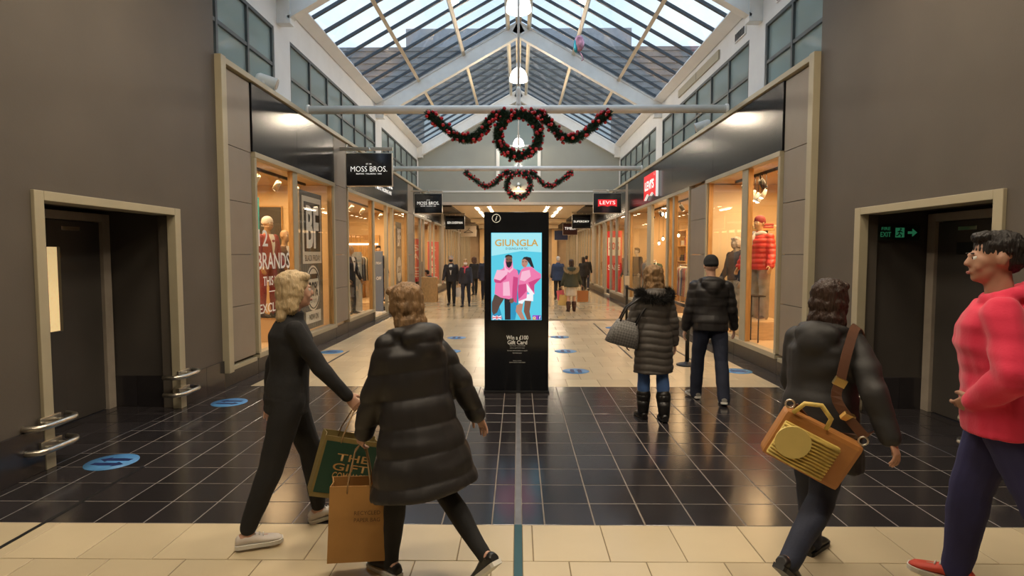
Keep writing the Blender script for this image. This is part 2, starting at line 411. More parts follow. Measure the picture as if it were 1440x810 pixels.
# --- shop fronts
def clad(parent, s, y0, y1, z0, z1, d=-.01):
    zs = [z for z in (.23, .30, 1.07, 1.80, 2.55, 3.30, 4.32) if z0-.001 <= z <= z1+.001]
    if zs[0] > z0+.01: zs.insert(0, z0)
    if zs[-1] < z1-.01: zs.append(z1)
    for a, b in zip(zs[:-1], zs[1:]):
        if b-a < .1: continue
        B(sx(s, d), sx(s, .06), y0+.004, y1-.004, a+.004, b-.004, bev=.004).build('cladding_panel', CLAD, parent)
WN = 0
def window(s, y0, y1, mull=(), glass=True, wood=False, z0=.28, z1=3.25):
    global WN
    WN += 1
    w = struct('window_%d' % WN)
    mb = MB(); f = .07
    mb.box(sx(s, -.04), sx(s, .05), y0, y0+f, z0, z1, bev=.005); mb.box(sx(s, -.04), sx(s, .05), y1-f, y1, z0, z1, bev=.005)
    mb.box(sx(s, -.05), sx(s, .10), y0, y1, z1, z1+.08, bev=.005)
    mb.box(sx(s, -.05), sx(s, .10), y0, y1, z0-.05, z0+.03, bev=.005)
    fm = CREAM if y0 < 20.6 else mat('grey_beige_frame', (.30, .28, .22), .45, var=.06)
    mb.build('frame', fm, w)
    if wood: B(sx(s, .0), sx(s, .09), y1-f-.03, y1-f, z0+.03, z1).build('oak_lining', OAK, w)
    for a, b in mull:
        B(sx(s, -.015), sx(s, .06), a, b, z0+.03, z1, bev=.006).build('mullion', fm, w)
        if wood: B(sx(s, -.008), sx(s, .075), a-.02, a, z0+.03, z1, bev=.004).build('oak_post', OAK, w)
    if glass:
        ed = [y0+f]+[v for m_ in mull for v in m_]+[y1-f]
        for a, b in zip(ed[::2], ed[1::2]): B(sx(s, .035), sx(s, .045), a, b, z0+.03, z1).build('pane', SHOPGLASS, w)
    return w
for s in (-1, 1):
    h = struct('wall_'+SIDE[s]+'_shopfront')
    # protruding cream trim: post, top rail
    B(sx(s, -.09), sx(s, .1), 7.6, 7.73, .2, 4.42, bev=.008).build('trim_post', CREAM, h)
    B(sx(s, -.07), sx(s, .1), 7.73, 25.5, 4.34, 4.42, bev=.008).build('trim_rail', CREAM, h)
    B(sx(s, -.03), sx(s, .1), 7.73, 8.55, .2, .26, bev=.006).build('trim_foot', CREAM, h)
    B(sx(s, .1), sx(s, .75), 7.6, 25.57, 4.25, 4.36).build('ledge', WHITE, h)
    clad(h, s, 7.75, 8.55, .26, 4.33)
    B(sx(s, .06), sx(s, .2), 7.6, 8.6, 0, 4.3).build('backing', PAINT_D, h)
    # plinth stones
    if s < 0: pl = [(7.6, 8.6), (8.6, 10.4), (10.4, 12.35), (12.35, 13.2), (13.2, 15.65), (17.2, 20.5), (20.5, 21.7), (21.7, 24.9), (26.1, 29.4), (29.4, 38), (38, 48)]
    else: pl = [(7.6, 8.6), (8.6, 10.3), (10.3, 12.0), (12.0, 13.1), (13.1, 15.05), (16.9, 20.2), (20.2, 24.3), (25.8, 29.4), (29.4, 38), (38, 48)]
    for a, b in pl: B(sx(s, -.02), sx(s, .25), a+.003, b-.003, 0, .235, bev=.006).build('plinth_stone', PLINTH, h)
    # pillars and fascia boards
    if s < 0:
        clad(h, s, 12.35, 13.2, .235, 4.33, -.03); clad(h, s, 20.55, 21.6, .235, 4.33, -.03)
        fas = [(8.57, 10.3), (10.3, 12.33), (13.22, 15.7), (15.7, 18.2), (18.2, 20.53), (21.62, 23.6), (23.6, 25.55)]
    else:
        clad(h, s, 12.0, 13.05, .235, 3.27, -.02); clad(h, s, 20.5, 20.95, .235, 4.33, -.03)
        fas = [(8.57, 11.6), (11.6, 14.6), (14.6, 17.6), (17.6, 20.48), (20.97, 23.2), (23.2, 25.55)]
    for a, b in fas: B(sx(s, -.03), sx(s, .08), a+.002, b-.002, 3.33, 4.33, bev=.004).build('fascia_panel', FASC, h)
    # far mall shop fronts
    for a, b in ((25.6, 29.4), (30.3, 37.6), (38.5, 47.9)): B(sx(s, -.02), sx(s, .08), a, b, 3.33, 4.0, bev=.004).build('fascia_panel', FASC, h)
    for a, b in ((29.4, 30.3), (37.6, 38.5)): clad(h, s, a, b, .235, 3.97, -.04)
    # shop shell: back wall, soffit, raised display floor, party walls
    dpt = 3.2
    B(sx(s, dpt), sx(s, dpt+.1), 8.4, 48, 0, 3.4).build('wall_'+SIDE[s]+'_shop', SHOPWALL, kind='structure')
    B(sx(s, .08), sx(s, dpt), 8.4, 48, 3.3, 3.4).build('ceiling', SHOPCEIL, kind='structure')
    B(sx(s, .25), sx(s, dpt), 8.4, 48, -.1, 0).build('floor', mat('shop_floor', (.42, .28, .14), .35, var=.15), kind='structure')
    for a in (8.45, 12.55, 20.75, 29.75, 37.95, 47.9): B(sx(s, .1), sx(s, dpt), a, a+.15, 0, 3.3).build('wall_'+SIDE[s]+'_party', SHOPWALL, kind='structure')
for a, b, m_ in ((8.6, 12.33, ((10.12, 10.32),)), (13.25, 15.65, ()), (18.05, 20.5, ())): window(-1, a, b, m_, wood=True)
window(-1, 15.65, 17.25, glass=False, z0=.05); window(-1, 17.25, 18.05)
for a, b in ((21.7, 23.2), (24.0, 26.0), (26.9, 29.3)): window(-1, a, b)
window(-1, 23.2, 24.0, glass=False, z0=.05)
window(1, 8.6, 11.98, ((9.85, 10.1),), wood=True)
window(1, 13.1, 15.05, ((14.45, 14.6),), wood=True); window(1, 15.05, 16.9, glass=False, z0=.05); window(1, 16.9, 20.2, ((17.0, 17.45), ), wood=True)
window(1, 21.0, 22.9); window(1, 22.9, 24.3); window(1, 24.3, 25.8, glass=False, z0=.05); window(1, 25.8, 26.4); window(1, 26.4, 29.35, ((27.8, 28.0),))
for s in (-1, 1):
    for a in (30.3, 34.0, 38.5, 43.2): window(s, a, a+3.6, ((a+1.2, a+1.35), (a+2.4, a+2.55)))
for s, a, b in ((-1, 8.6, 12.33), (-1, 13.25, 15.6), (-1, 18.1, 20.5), (1, 8.6, 11.98), (1, 13.1, 15.0), (1, 17.5, 20.2)):
    B(sx(s, .12), sx(s, 1.5), a, b, 0, .27).build('floor', SHOPWALL, kind='structure')      # raised display floors

# --- clerestory: white posts and lintels, grey framed windows
for s in (-1, 1):
    cx = 4.45*s
    mb = MB()
    o_ = lambda d: cx+s*d
    mb.box(o_(0), o_(.25), 7.5, 25.6, 5.93, 6.55); mb.box(o_(0), o_(.25), 7.5, 25.6, 4.0, 4.42)
    for a, b in ((10.6, 11.32), (18.0, 18.78), (25.3, 25.6)): mb.box(o_(-.02), o_(.25), a, b, 4.42, 5.93)
    w = mb.build('wall_'+SIDE[s]+'_upper', WHITE, kind='structure')
    for a, b, n in ((7.6, 10.6, 3), (11.32, 18.0, 6), (18.78, 25.3, 6)):
        WN += 1; win = struct('window_%d' % WN)
        f = .06; mb = MB()
        mb.box(o_(-.01), o_(.07), a, b, 5.87, 5.93); mb.box(o_(-.01), o_(.07), a, b, 4.42, 4.48); mb.box(o_(-.01), o_(.07), a, a+f, 4.48, 5.87); mb.box(o_(-.01), o_(.07), b-f, b, 4.48, 5.87)
        mb.build('frame', GREYFR, win)
        st = (b-a)/n
        B(o_(-.005), o_(.06), a+f, b-f, 5.21, 5.27).build('transom', GREYFR, win)
        for i in range(1, n): B(o_(-.012), o_(.065), a+i*st-.03, a+i*st+.03, 4.48, 5.87).build('mullion', GREYFR, win)
        for i in range(n):
            for z0, z1 in ((4.48, 5.21), (5.27, 5.87)): B(o_(.03), o_(.04), a+i*st+.03, a+(i+1)*st-.03, z0, z1).build('pane', FROST, win)
    # pale rooms behind the upper windows
    mb = MB(); mb.box(o_(2.2), o_(2.3), 7.4, 25.6, 4.0, 6.4); mb.box(o_(.25), o_(2.3), 7.4, 25.6, 6.3, 6.4); mb.box(o_(.25), o_(2.3), 7.4, 25.6, 3.9, 4.0); mb.box(o_(.25), o_(2.3), 7.4, 7.5, 4, 6.3)
    mb.build('wall_'+SIDE[s]+'_upper_room', BACKROOM, kind='structure')
    for y in (9, 14.6, 22): area('upper_glass_fill', (cx+s*1.2, y, 6.25), 1.2, 95, (.88, .97, 1), sy=2.4)  # unseen fill lights added to brighten the upper glass from behind

# --- roof
EZ, RZ, HX = 6.52, 9.02, 4.45
SL = math.atan2(RZ-EZ, HX); un = lambda s: Vector((s*math.sin(SL), 0, math.cos(SL)))
def on_slope(s, t, y, lift=0): return Vector((s*HX*t, y, RZ-(RZ-EZ)*t))+un(s)*lift       # t: 0 ridge, 1 eave
rf = struct('roof')
for y in (10.87, 18.22, 25.5):
    for s in (-1, 1):
        mb = MB()
        for a, b, h0, h1 in ((-.10, .10, -.44, -.39), (-.10, .10, -.07, -.02), (-.07, .07, -.39, -.07)):
            c = [on_slope(s, 0, y+a, h0), on_slope(s, 1.0, y+a, h0), on_slope(s, 1.0, y+a, h1), on_slope(s, 0, y+a, h1)]
            mb.prism(c, (0, b-a, 0))
        mb.build('rafter', STEEL_W, rf)
        B(s*4.47, s*4.2, y-.1, y+.1, 6.05, 6.5, bev=.01).build('rafter_shoe', STEEL_W, rf)
def slope_bar(s, t, y0, y1, w, h0, h1):
    d = on_slope(s, t+w/5.1, 0)-on_slope(s, t, 0)
    c = [on_slope(s, t, y0, h0)-d, on_slope(s, t, y0, h0)+d, on_slope(s, t, y0, h1)+d, on_slope(s, t, y0, h1)-d]
    return MB().prism(c, (0, y1-y0, 0))
for s in (-1, 1):
    for t in (.08, .39, .705): slope_bar(s, t, 7.6, 25.57, .045, -.11, .0).build('purlin', STEEL_C, rf)
    slope_bar(s, .975, 7.6, 25.57, .13, -.05, .04).build('gutter_board', WHITE, rf)
B(-.09, .09, 7.6, 25.57, 8.93, 9.06, bev=.01).build('ridge_beam', STEEL_C, rf)
NB = 24; st = (25.57-7.6)/NB
bar = {}; pane = {}
for s in (-1, 1):
    mb = MB(); c = [on_slope(s, 0, -.028, .0), on_slope(s, 1.02, -.028, .0), on_slope(s, 1.02, -.028, .07), on_slope(s, 0, -.028, .07)]
    mb.prism(c, (0, .056, 0)); bar[s] = mb.mesh('glazing_bar'); bar[s].materials.append(BAR)
    for k, (t0, t1) in enumerate(((.01, .39), (.39, .705), (.705, 1.0))):
        mb = MB(); c = [on_slope(s, t0+.003, .03, .035), on_slope(s, t1-.003, .03, .035), on_slope(s, t1-.003, .03, .047), on_slope(s, t0+.003, .03, .047)]
        mb.prism(c, (0, st-.06, 0)); pane[s, k] = mb.mesh('pane'); pane[s, k].materials.append(ROOFGLASS)
    for i in range(NB+1): link('glazing_bar', bar[s], rf, (0, 7.6+i*st, 0))
    for i in range(NB):
        for k in range(3): link('pane', pane[s, k], rf, (0, 7.6+i*st, 0))
# far gable with its framed window, low ceiling of the mall beyond
mb = MB()
gy = 25.62
for pts in ([(-4.7, 4.0), (-.95, 4.0), (-.95, 8.55), (-4.7, 6.4)], [(.95, 4.0), (4.7, 4.0), (4.7, 6.4), (.95, 8.55)], [(-.95, 4.0), (.95, 4.0), (.95, 5.3), (-.95, 5.3)], [(-.95, 7.9), (.95, 7.9), (.95, 8.55), (0, 9.05), (-.95, 8.55)]):
    mb.prism([(a, gy, b) for a, b in pts], (0, .25, 0))
mb.build('wall_far_gable', GABLE, kind='structure')
WN += 1; win = struct('window_%d' % WN)
mb = MB()
for a, b, c, d in ((-.98, -.84, 5.25, 7.95), (.84, .98, 5.25, 7.95), (-.84, .84, 5.25, 5.36), (-.84, .84, 7.84, 7.95), (-.84, .84, 6.55, 6.62)): mb.box(a, b, gy-.06, gy+.08, c, d)
mb.build('frame', STEEL_W, win)
for z0, z1 in ((5.36, 6.55), (6.62, 7.84)): B(-.84, .84, gy+.02, gy+.04, z0, z1).build('pane', FROST, win)
B(-4.2, 4.1, gy+.3, gy+.4, 4.2, 8.2).build('wall_far_backing', BACKROOM, kind='structure')
B(-3.97, 3.9, gy-.03, gy+.02, 4.55, 4.62).build('trim_3', WHITE, kind='structure')
cl = B(-4.1, 4.05, 25.6, 48.2, 4.0, 4.12).build('ceiling', mat('far_ceiling', (.58, .50, .40), .6, var=.06), kind='structure')
for s in (-1, 1):
    B(s*3.0, s*4.0, 25.9, 48, 3.93, 4.0).build('bulkhead_slab', mat('far_bulkhead', (.05, .045, .04), .6), cl)
for y in (27.5, 30.0, 32.5, 37.0, 39.5, 45.0):
    for s in (-1, 1): B(s*1.95-.07, s*1.95+.07, y-.67, y+.67, 3.95, 4.0).build('lamp_panel', DIFF, cl)
for y in [26.6+.95*i for i in range(22)]:
    for s in (-1, 1): MB().lathe([(.0, 3.985), (.085, 3.985), (.085, 4.0)], (s*1.35, y, 0), 10).build('downlight', SPOTG, cl)
for y, z0, z1 in ((35.0, 3.78, 3.95), (42.0, 3.72, 3.95)): B(-2.9, 2.9, y, y+.5, z0, z1, bev=.01).build('light_bulkhead', mat('pale_bulkhead', (.75, .66, .5), .6), cl)
wf = B(-4.1, 4.05, 48, 48.2, 0, 4.1).build('wall_far', mat('far_wall', (.34, .27, .19), .6, var=.2, vs=1), kind='structure')
for x in (-3.0, -1.9, -.6, .7, 1.9, 3.0): B(x-.22, x+.22, 47.75, 48, 0, 3.9, bev=.02).build('pilaster', SHOPWALL, wf)
area('end_lamp', (0, 46.2, 3.9), 5, 90, WARM, sy=.4)
# neighbouring block seen through the roof glass
ob = struct('exterior_block')
B(-16, 16, 30, 36, 4.4, 12.2).build('block_wall', mat('slate_grey_cladding', (.20, .195, .19), .7, var=.15, vs=2), ob)
for i in range(19): B(-16, 16, 29.9, 30, 6.6+i*.31, 6.6+i*.31+.19, bev=0).build('cladding_rail', mat('slate_grey_rail', (.14, .138, .14), .6, var=.15, vs=2), ob)
B(-5.8, 5.8, 30.2, 34, 12.2, 13.4).build('plant_room', mat('plant_room_grey', (.26, .27, .29), .7, var=.1), ob)

# ================================================================== THINGS
# --- information totem
def totem():
    t = thing('information_totem', 'tall black information totem with a lit poster screen standing on the dark tiles', 'information totem', (-.025, 7.45, 0))
    B(-.415, .415, -.07, .13, 0, 2.345, bev=.012).build('housing', GLOSSB, t)
    B(-.43, .43, -.08, .14, 0, .03, bev=.006).build('base_plate', BLACK, t)
    fy = -.0705
    mk = lambda n, c, e=.9: mat('screen_'+n, (.02, .02, .02), .3, emit=c, es=e)
    cy, pk, pkd, pkl, sk, skl, dk, wh, gold, br = mk('cyan', (.10, .62, .80)), mk('pink', (.86, .20, .42)), mk('deep_pink', (.62, .06, .22)), mk('pale_pink', (.95, .50, .66)), mk('brown_skin', (.20, .09, .06)), mk('tan_skin', (.50, .25, .18)), mk('dark', (.012, .012, .02)), mk('white', (.92, .92, .95)), mk('gold', (.62, .36, .08)), mk('brown', (.10, .06, .05))
    sh, cyl_, red, blu, pur = mk('blue_shade', (.02, .30, .52)), mk('pale_cyan', (.38, .82, .90)), mk('flag_red', (.75, .03, .06)), mk('flag_blue', (.03, .06, .35)), mk('purple', (.30, .05, .55))
    # picture plane: u 55..467, v 42..760 of the printed picture
    W, Hh = .640, 1.115; z1 = 2.075
    U = lambda u, v, k=0: (-.325+(u-55)/412*W+.005, fy-.002-k*.0006, z1-(v-42)/718*Hh)
    scr = MB().box(U(52, 0)[0], U(470, 0)[0], fy-.002, fy+.01, U(0, 763)[2], U(0, 39)[2]).build('screen', cy, t)
    mb = MB()
    def P(m, k, *pts): mb.poly([U(u, v, k) for u, v in pts], m)
    P(cyl_, 1, (55, 42), (467, 42), (467, 200), (300, 190), (150, 215), (55, 230)); P(sh, 1, (200, 330), (300, 350), (290, 540), (250, 760), (205, 760))
    P(sh, 1, (55, 610), (90, 560), (150, 760), (55, 760))
    # man on the left
    P(dk, 2, (160, 560), (212, 575), (212, 760), (165, 760)); P(br, 3, (80, 550), (165, 575), (125, 640), (100, 700), (70, 720), (57, 690), (57, 620))
    P(pk, 4, (150, 335), (165, 300), (170, 250), (225, 250), (235, 330), (268, 350), (280, 395), (272, 480), (262, 560), (200, 590), (130, 575), (80, 545), (85, 470), (100, 400), (115, 350))
    P(pkd, 5, (235, 400), (275, 410), (268, 500), (262, 620), (225, 600), (228, 500)); P(pkl, 5, (100, 345), (150, 350), (190, 345), (185, 380), (130, 430), (90, 450), (72, 425))
    P(pkd, 6, (75, 420), (130, 435), (180, 385), (175, 420), (130, 455), (80, 450)); P(pkl, 5, (150, 450), (200, 440), (210, 560), (150, 560))
    P(pkl, 5, (155, 290), (165, 240), (175, 330), (200, 350), (225, 330), (228, 300), (236, 340), (205, 370), (165, 350))
    P(sk, 6, (172, 232), (195, 225), (225, 235), (226, 280), (215, 310), (190, 315), (175, 285)); P(dk, 7, (165, 245), (172, 225), (195, 218), (222, 226), (230, 248), (222, 238), (195, 232), (173, 240)); P(dk, 7, (172, 275), (190, 283), (205, 276), (226, 280), (218, 312), (200, 330), (182, 318))
    P(dk, 8, (178, 258), (192, 258), (192, 263), (178, 263)); P(dk, 8, (202, 258), (218, 258), (218, 263), (202, 263)); P(sk, 7, (205, 590), (235, 580), (240, 610), (220, 625), (203, 610))
    # woman on the right
    P(skl, 2, (262, 640), (320, 610), (305, 690), (335, 760), (300, 760), (255, 690)); P(sk, 2, (330, 600), (385, 600), (370, 690), (382, 760), (350, 760), (322, 690))
    P(dk, 3, (355, 238), (380, 245), (395, 290), (408, 330), (385, 325), (365, 290))
    P(wh, 4, (278, 560), (400, 540), (400, 605), (330, 600), (310, 628), (278, 620)); P(pk, 5, (300, 345), (335, 320), (390, 320), (420, 350), (465, 380), (466, 415), (400, 450), (412, 545), (350, 530), (345, 580), (280, 605), (272, 520), (280, 440), (280, 390))
    P(pkl, 6, (305, 360), (370, 345), (380, 400), (330, 440), (290, 430)); P(pkd, 6, (360, 450), (430, 420), (465, 412), (410, 470), (408, 530), (380, 500)); P(pkd, 6, (276, 470), (340, 460), (345, 520), (310, 560), (280, 590), (274, 540))
    P(wh, 7, (345, 460), (410, 545), (385, 560), (350, 520)); P(skl, 6, (305, 262), (325, 248), (352, 258), (356, 295), (340, 322), (318, 325), (303, 300)); P(dk, 7, (308, 262), (322, 240), (350, 236), (366, 256), (362, 290), (352, 270), (330, 254))
    P(dk, 8, (308, 276), (322, 275), (322, 280), (308, 280)); P(dk, 8, (333, 275), (348, 275), (348, 280), (333, 280)); P(red, 8, (313, 305), (328, 305), (325, 311), (316, 311))
    # flag and two small badges in the lower corners
    P(blu, 9, (60, 725), (138, 725), (138, 760), (60, 760))
    for a in (((60, 725), (70, 725), (138, 757), (138, 760), (128, 760), (60, 728)), ((138, 725), (128, 725), (60, 757), (60, 760), (70, 760), (138, 728)), ((90, 725), (108, 725), (108, 760), (90, 760)), ((60, 735), (138, 735), (138, 750), (60, 750))): P(wh, 10, *a)
    P(red, 11, (95, 725), (103, 725), (103, 760), (95, 760)); P(red, 11, (60, 739), (138, 739), (138, 746), (60, 746))
    P(pur, 9, (395, 722), (467, 722), (467, 760), (395, 760)); P(gold, 10, (395, 740), (420, 730), (425, 760), (395, 760)); P(blu, 10, (443, 724), (467, 724), (467, 760), (443, 760))
    mb.build('screen_picture', None, scr)
    RT, UP = (1, 0, 0), (0, 0, 1)
    gx = lambda u, v: (U(u, v)[0], fy-.0095, U(u, v)[2])
    text('GIUNGLA', scr, gx(262, 122), RT, UP, .555, .088, gold, 'poster_lettering', .02)
    text('Di GIUNGLA FUR TEC', scr, gx(264, 170), RT, UP, .285, .026, dk, 'poster_lettering')
    text('f', scr, gx(456, 742), RT, UP, None, .045, wh, 'poster_lettering', .02)
    mb = MB(); mb.tube([gx(410+9*math.cos(q*math.pi/6), 742+9*math.sin(q*math.pi/6)) for q in range(12)], .0022, 5, closed=True); mb.build('badge_ring', wh, scr)
    # white print on the housing
    fp = lambda x, z: (x, fy, z)
    text('Win a £100', t, fp(.012, .728), RT, UP, .285, .056, WTEXT, 'printed_lettering', .022); text('Gift Card', t, fp(.012, .665), RT, UP, .255, .054, WTEXT, 'printed_lettering', .022)
    for i, (s_, w) in enumerate((('Scan to win one of our gift', .20), ('cards to spend in the centre', .19), ('Terms and conditions apply', .265), ('Scan here to enter', .12))): text(s_, t, fp(.012, .620-i*.028-(i > 1)*.008), RT, UP, w, .014, WTEXT, 'printed_lettering')
    text('Ends at midnight', t, fp(.012, .425), RT, UP, .11, .011, WTEXT, 'printed_lettering'); text('see the desk for more details', t, fp(.012, .405), RT, UP, .21, .012, WTEXT, 'printed_lettering')
    mb = MB(); mb.tube([(-.258+.052*math.cos(q*math.pi/16), fy-.002, 2.262+.052*math.sin(q*math.pi/16)) for q in range(32)], .0055, 6, closed=True); mb.build('badge_ring', WTEXT, t)
    text('i', t, fp(-.258, 2.262), RT, UP, None, .062, WTEXT, 'badge_letter', .015, shear=.25)
totem()

# --- hanging shop signs on brackets
def hanging_sign(s, y, z, label, lines, w=1.0, h=.70, gap=.18, red=False, face=None, nm=1):
    xc = sx(s, -gap-w/2)
    t = thing('hanging_sign', label, 'shop sign', (xc, y, z), 0, None)
    B(-w/2, w/2, -.06, .06, -h/2, h/2, bev=.01).build('sign_box', face or GLOSSB, t)
    B(-w/2-.012, w/2+.012, -.045, .045, -h/2-.014, h/2+.014, bev=.004).build('sign_rim', CHROME, t)
    q = sorted((-w/2-.02, s*(w/2+gap+.05)) if s > 0 else (s*(w/2+gap+.05), w/2+.02))
    B(q[0], q[1], -.03, .03, h/2+.07, h/2+.14, bev=.006).build('bracket_arm', CHROME, t)
    for dx in (-w*.28, w*.28): MB().cyl((dx, 0, h/2+.01), (dx, 0, h/2+.08), .014).build('hanger', CHROME, t)
    lamp = MB(); lamp.cyl((0, -.05, h/2+.12), (.05, -.16, h/2+.05), .022).build('picture_lamp', CHROME, t)
    if red:
        mb = MB(); n = 16
        top = [(-.34, -.0635, .13), (.34, -.0635, .13)]
        bot = [(.34-.68*i/n, -.0635, -.13+.035*abs(math.sin(2*math.pi*i/n))) for i in range(n+1)]
        mb.prism([Vector(p) for p in top+bot], (0, .004, 0)); mb.build('red_badge', LITRED, t)
    for b, ww, hh, zz in lines: text(b, t, (0, -.0645 if red else -.0605, zz), (1, 0, 0), (0, 0, 1), ww, hh, LITTEXT, 'sign_lettering', -.012 if b == 'MOSS BROS.' else 0)
    return t
MB_ = (('MOSS BROS.', .80, .115, .01), ('EST. 1851', .12, .025, .12), ('BESPOKE · TAILORING · HIRE', .56, .028, -.095))
hanging_sign(-1, 12.78, 3.67, 'nearest black hanging sign reading MOSS BROS. over the left shop front', MB_)
hanging_sign(-1, 21.1, 3.66, 'black hanging sign reading MOSS BROS. farther down the left, near the gable', MB_)
hanging_sign(-1, 29.9, 3.45, 'black hanging sign reading BEN SHERMAN on the left', (('BEN SHERMAN', .78, .12, 0),))
hanging_sign(-1, 38, 3.35, 'pale hanging sign with a dark coat hanger mark, far left', (), face=mat('pale_sign', (.45, .36, .26), .5))
hanging_sign(1, 21.0, 3.66, 'black hanging sign with a red badge reading LEVI\'S on the right', (("LEVI'S", .56, .13, .02),), red=True)
hanging_sign(1, 29.8, 3.5, 'black hanging sign reading SUPERDRY on the right, behind the red badge sign', (('SUPERDRY', .8, .1, 0),), w=.95)
hanging_sign(1, 36.5, 3.4, 'black and red hanging sign reading TIMBER, far right', (('TIMBER', .7, .16, .05),), w=.9, face=mat('dark_red_sign', (.05, .012, .012), .3))
hanging_sign(1, 43.5, 3.25, 'blue hanging sign at the far end of the right side', (), w=1.0, face=mat('blue_sign', (.03, .05, .16), .4))
# coat hanger mark on the pale sign
o = [c for c in SC.objects if c.name == 'hanging_sign.003'][0]
MB().tube([(-.3, -.064, -.1), (0, -.064, .06), (.3, -.064, -.1), (-.3, -.064, -.1)], .02, 5).tube([(0, -.064, .06), (0, -.064, .15), (.06, -.064, .2), (.1, -.064, .15)], .015, 5).build('hanger_mark', BLACK, o)
# --- lit lettering on the fascias
t = thing('fascia_lettering', 'lit white MOSS BROS. lettering on the black left fascia', 'shop sign', (LXW+.03, 16.9, 3.9))
text('MOSS BROS.', t, (0.012, 0, .06), (0, 1, 0), (0, 0, 1), 2.1, .30, LITTEXT, 'letters', .02, ext=.012); text('MEN\'S TAILORING HIRE', t, (.012, 0, -.22), (0, 1, 0), (0, 0, 1), 1.8, .11, LITTEXT, 'small_letters', .01, ext=.012)
t = thing('fascia_sign', 'lit red LEVI\'S wing-shaped sign projecting from the right fascia', 'shop sign', (RXW-.03, 16.7, 3.78))
pts = []; n = 24; hw, ht = .72, .33
mb = MB(); poly = [(-.02, hw, ht), (-.02, -hw, ht)]+[(-.02, -hw+2*hw*i/n, -ht+.11*abs(math.sin(2*math.pi*i/n))*(1 if True else 0)-.04*math.cos(2*math.pi*i/n)) for i in range(n+1)]
mb.prism([Vector(p) for p in poly], (-.07, 0, 0)); bd = mb.build('wing_body', mat('sign_return_white', (.8, .78, .75), .4, emit=(1, .95, .9), es=.6), t)
mb = MB(); mb.prism([Vector(p)+Vector((-.072, 0, 0)) for p in poly], (-.012, 0, 0)); mb.build('red_face', LITRED, t)
text("LEVI'S", t, (-.105, 0, .02), (0, -1, 0), (0, 0, 1), 1.12, .27, LITTEXT, 'letters', .03, ext=.004); text('®', t, (-.105, -.6, .25), (0, -1, 0), (0, 0, 1), .07, .07, LITTEXT, 'letters')

# --- tie tubes with king rods, pendant lamps, garlands
for i, (y, w) in enumerate(((10.87, 'nearer'), (18.22, 'farther'))):
    t = thing('tie_tube', ('white steel tie tube spanning the mall, carrying the larger-looking wreath', 'white steel tie tube spanning the mall farther back, carrying the small-looking wreath')[i], 'roof tie', (0, y, 4.50))
    MB().cyl((-3.92, 0, 0), (3.85, 0, 0), .075, 20).build('tube', STEEL_W, t)
    for a in (-3.93, 3.86): MB().cyl((a-.02, 0, 0), (a+.02, 0, 0), .095, 18).build('end_flange', STEEL_W, t)
    MB().cyl((0, 0, .07), (0, 0, 4.25), .022, 10).build('king_rod', STEEL_W, t)
    MB().lathe([(.05, .06), (.055, .1), (.035, .14), (.05, .3), (.05, .36), (.022, .42)], n=12).build('rod_socket', STEEL_W, t)
def pendant(y, label):
    t = thing('pendant_lamp', label, 'pendant lamp', (0, y, 6.42), 0, 'bell pendant lamps hanging from the ridge')
    MB().lathe([(.235, 0), (.232, .06), (.21, .16), (.165, .25), (.10, .31), (.05, .33), (.05, .345), (.11, .318), (.175, .257), (.22, .163), (.243, .06), (.245, 0)], n=28).build('shade', mat('opal_shade', (.95, .95, .93), .35, emit=(1, .95, .86), es=2.2), t)
    MB().ell((0, 0, .1), (.12, .12, .10)).build('bulb', BULB, t)
    MB().lathe([(.06, .33), (.06, .45), (.03, .5), (.012, .52)], n=12).build('lamp_cap', STEEL_W, t)
    MB().cyl((0, 0, .5), (0, 0, 2.48), .01, 6).build('cable', STEEL_W, t)
for y, l in ((11.2, 'largest-looking white bell pendant lamp at the top of the picture'), (15.6, 'white bell pendant lamp above the nearer tie tube'), (24.8, 'white bell pendant lamp seen through the big wreath')): pendant(y, l)
NEED = mat('fir_needles', (.018, .055, .022), .6, var=.4, vs=30); NEED2 = mat('fir_needles_dark', (.010, .030, .016), .6)
BAUB = mat('red_bauble', (.50, .012, .02), .18, spec=.8); BAUB2 = mat('deep_red_bauble', (.26, .01, .016), .3)
bme = []
for r_, m_ in ((.034, BAUB), (.029, BAUB2), (.023, BAUB)):
    mb = MB(); mb.ell((0, 0, 0), (r_, r_, r_), u=12, v=8); mb.cyl((0, 0, r_*.9), (0, 0, r_*1.25), r_*.25, 6); me = mb.mesh('bauble'); me.materials.append(m_); bme.append(me)
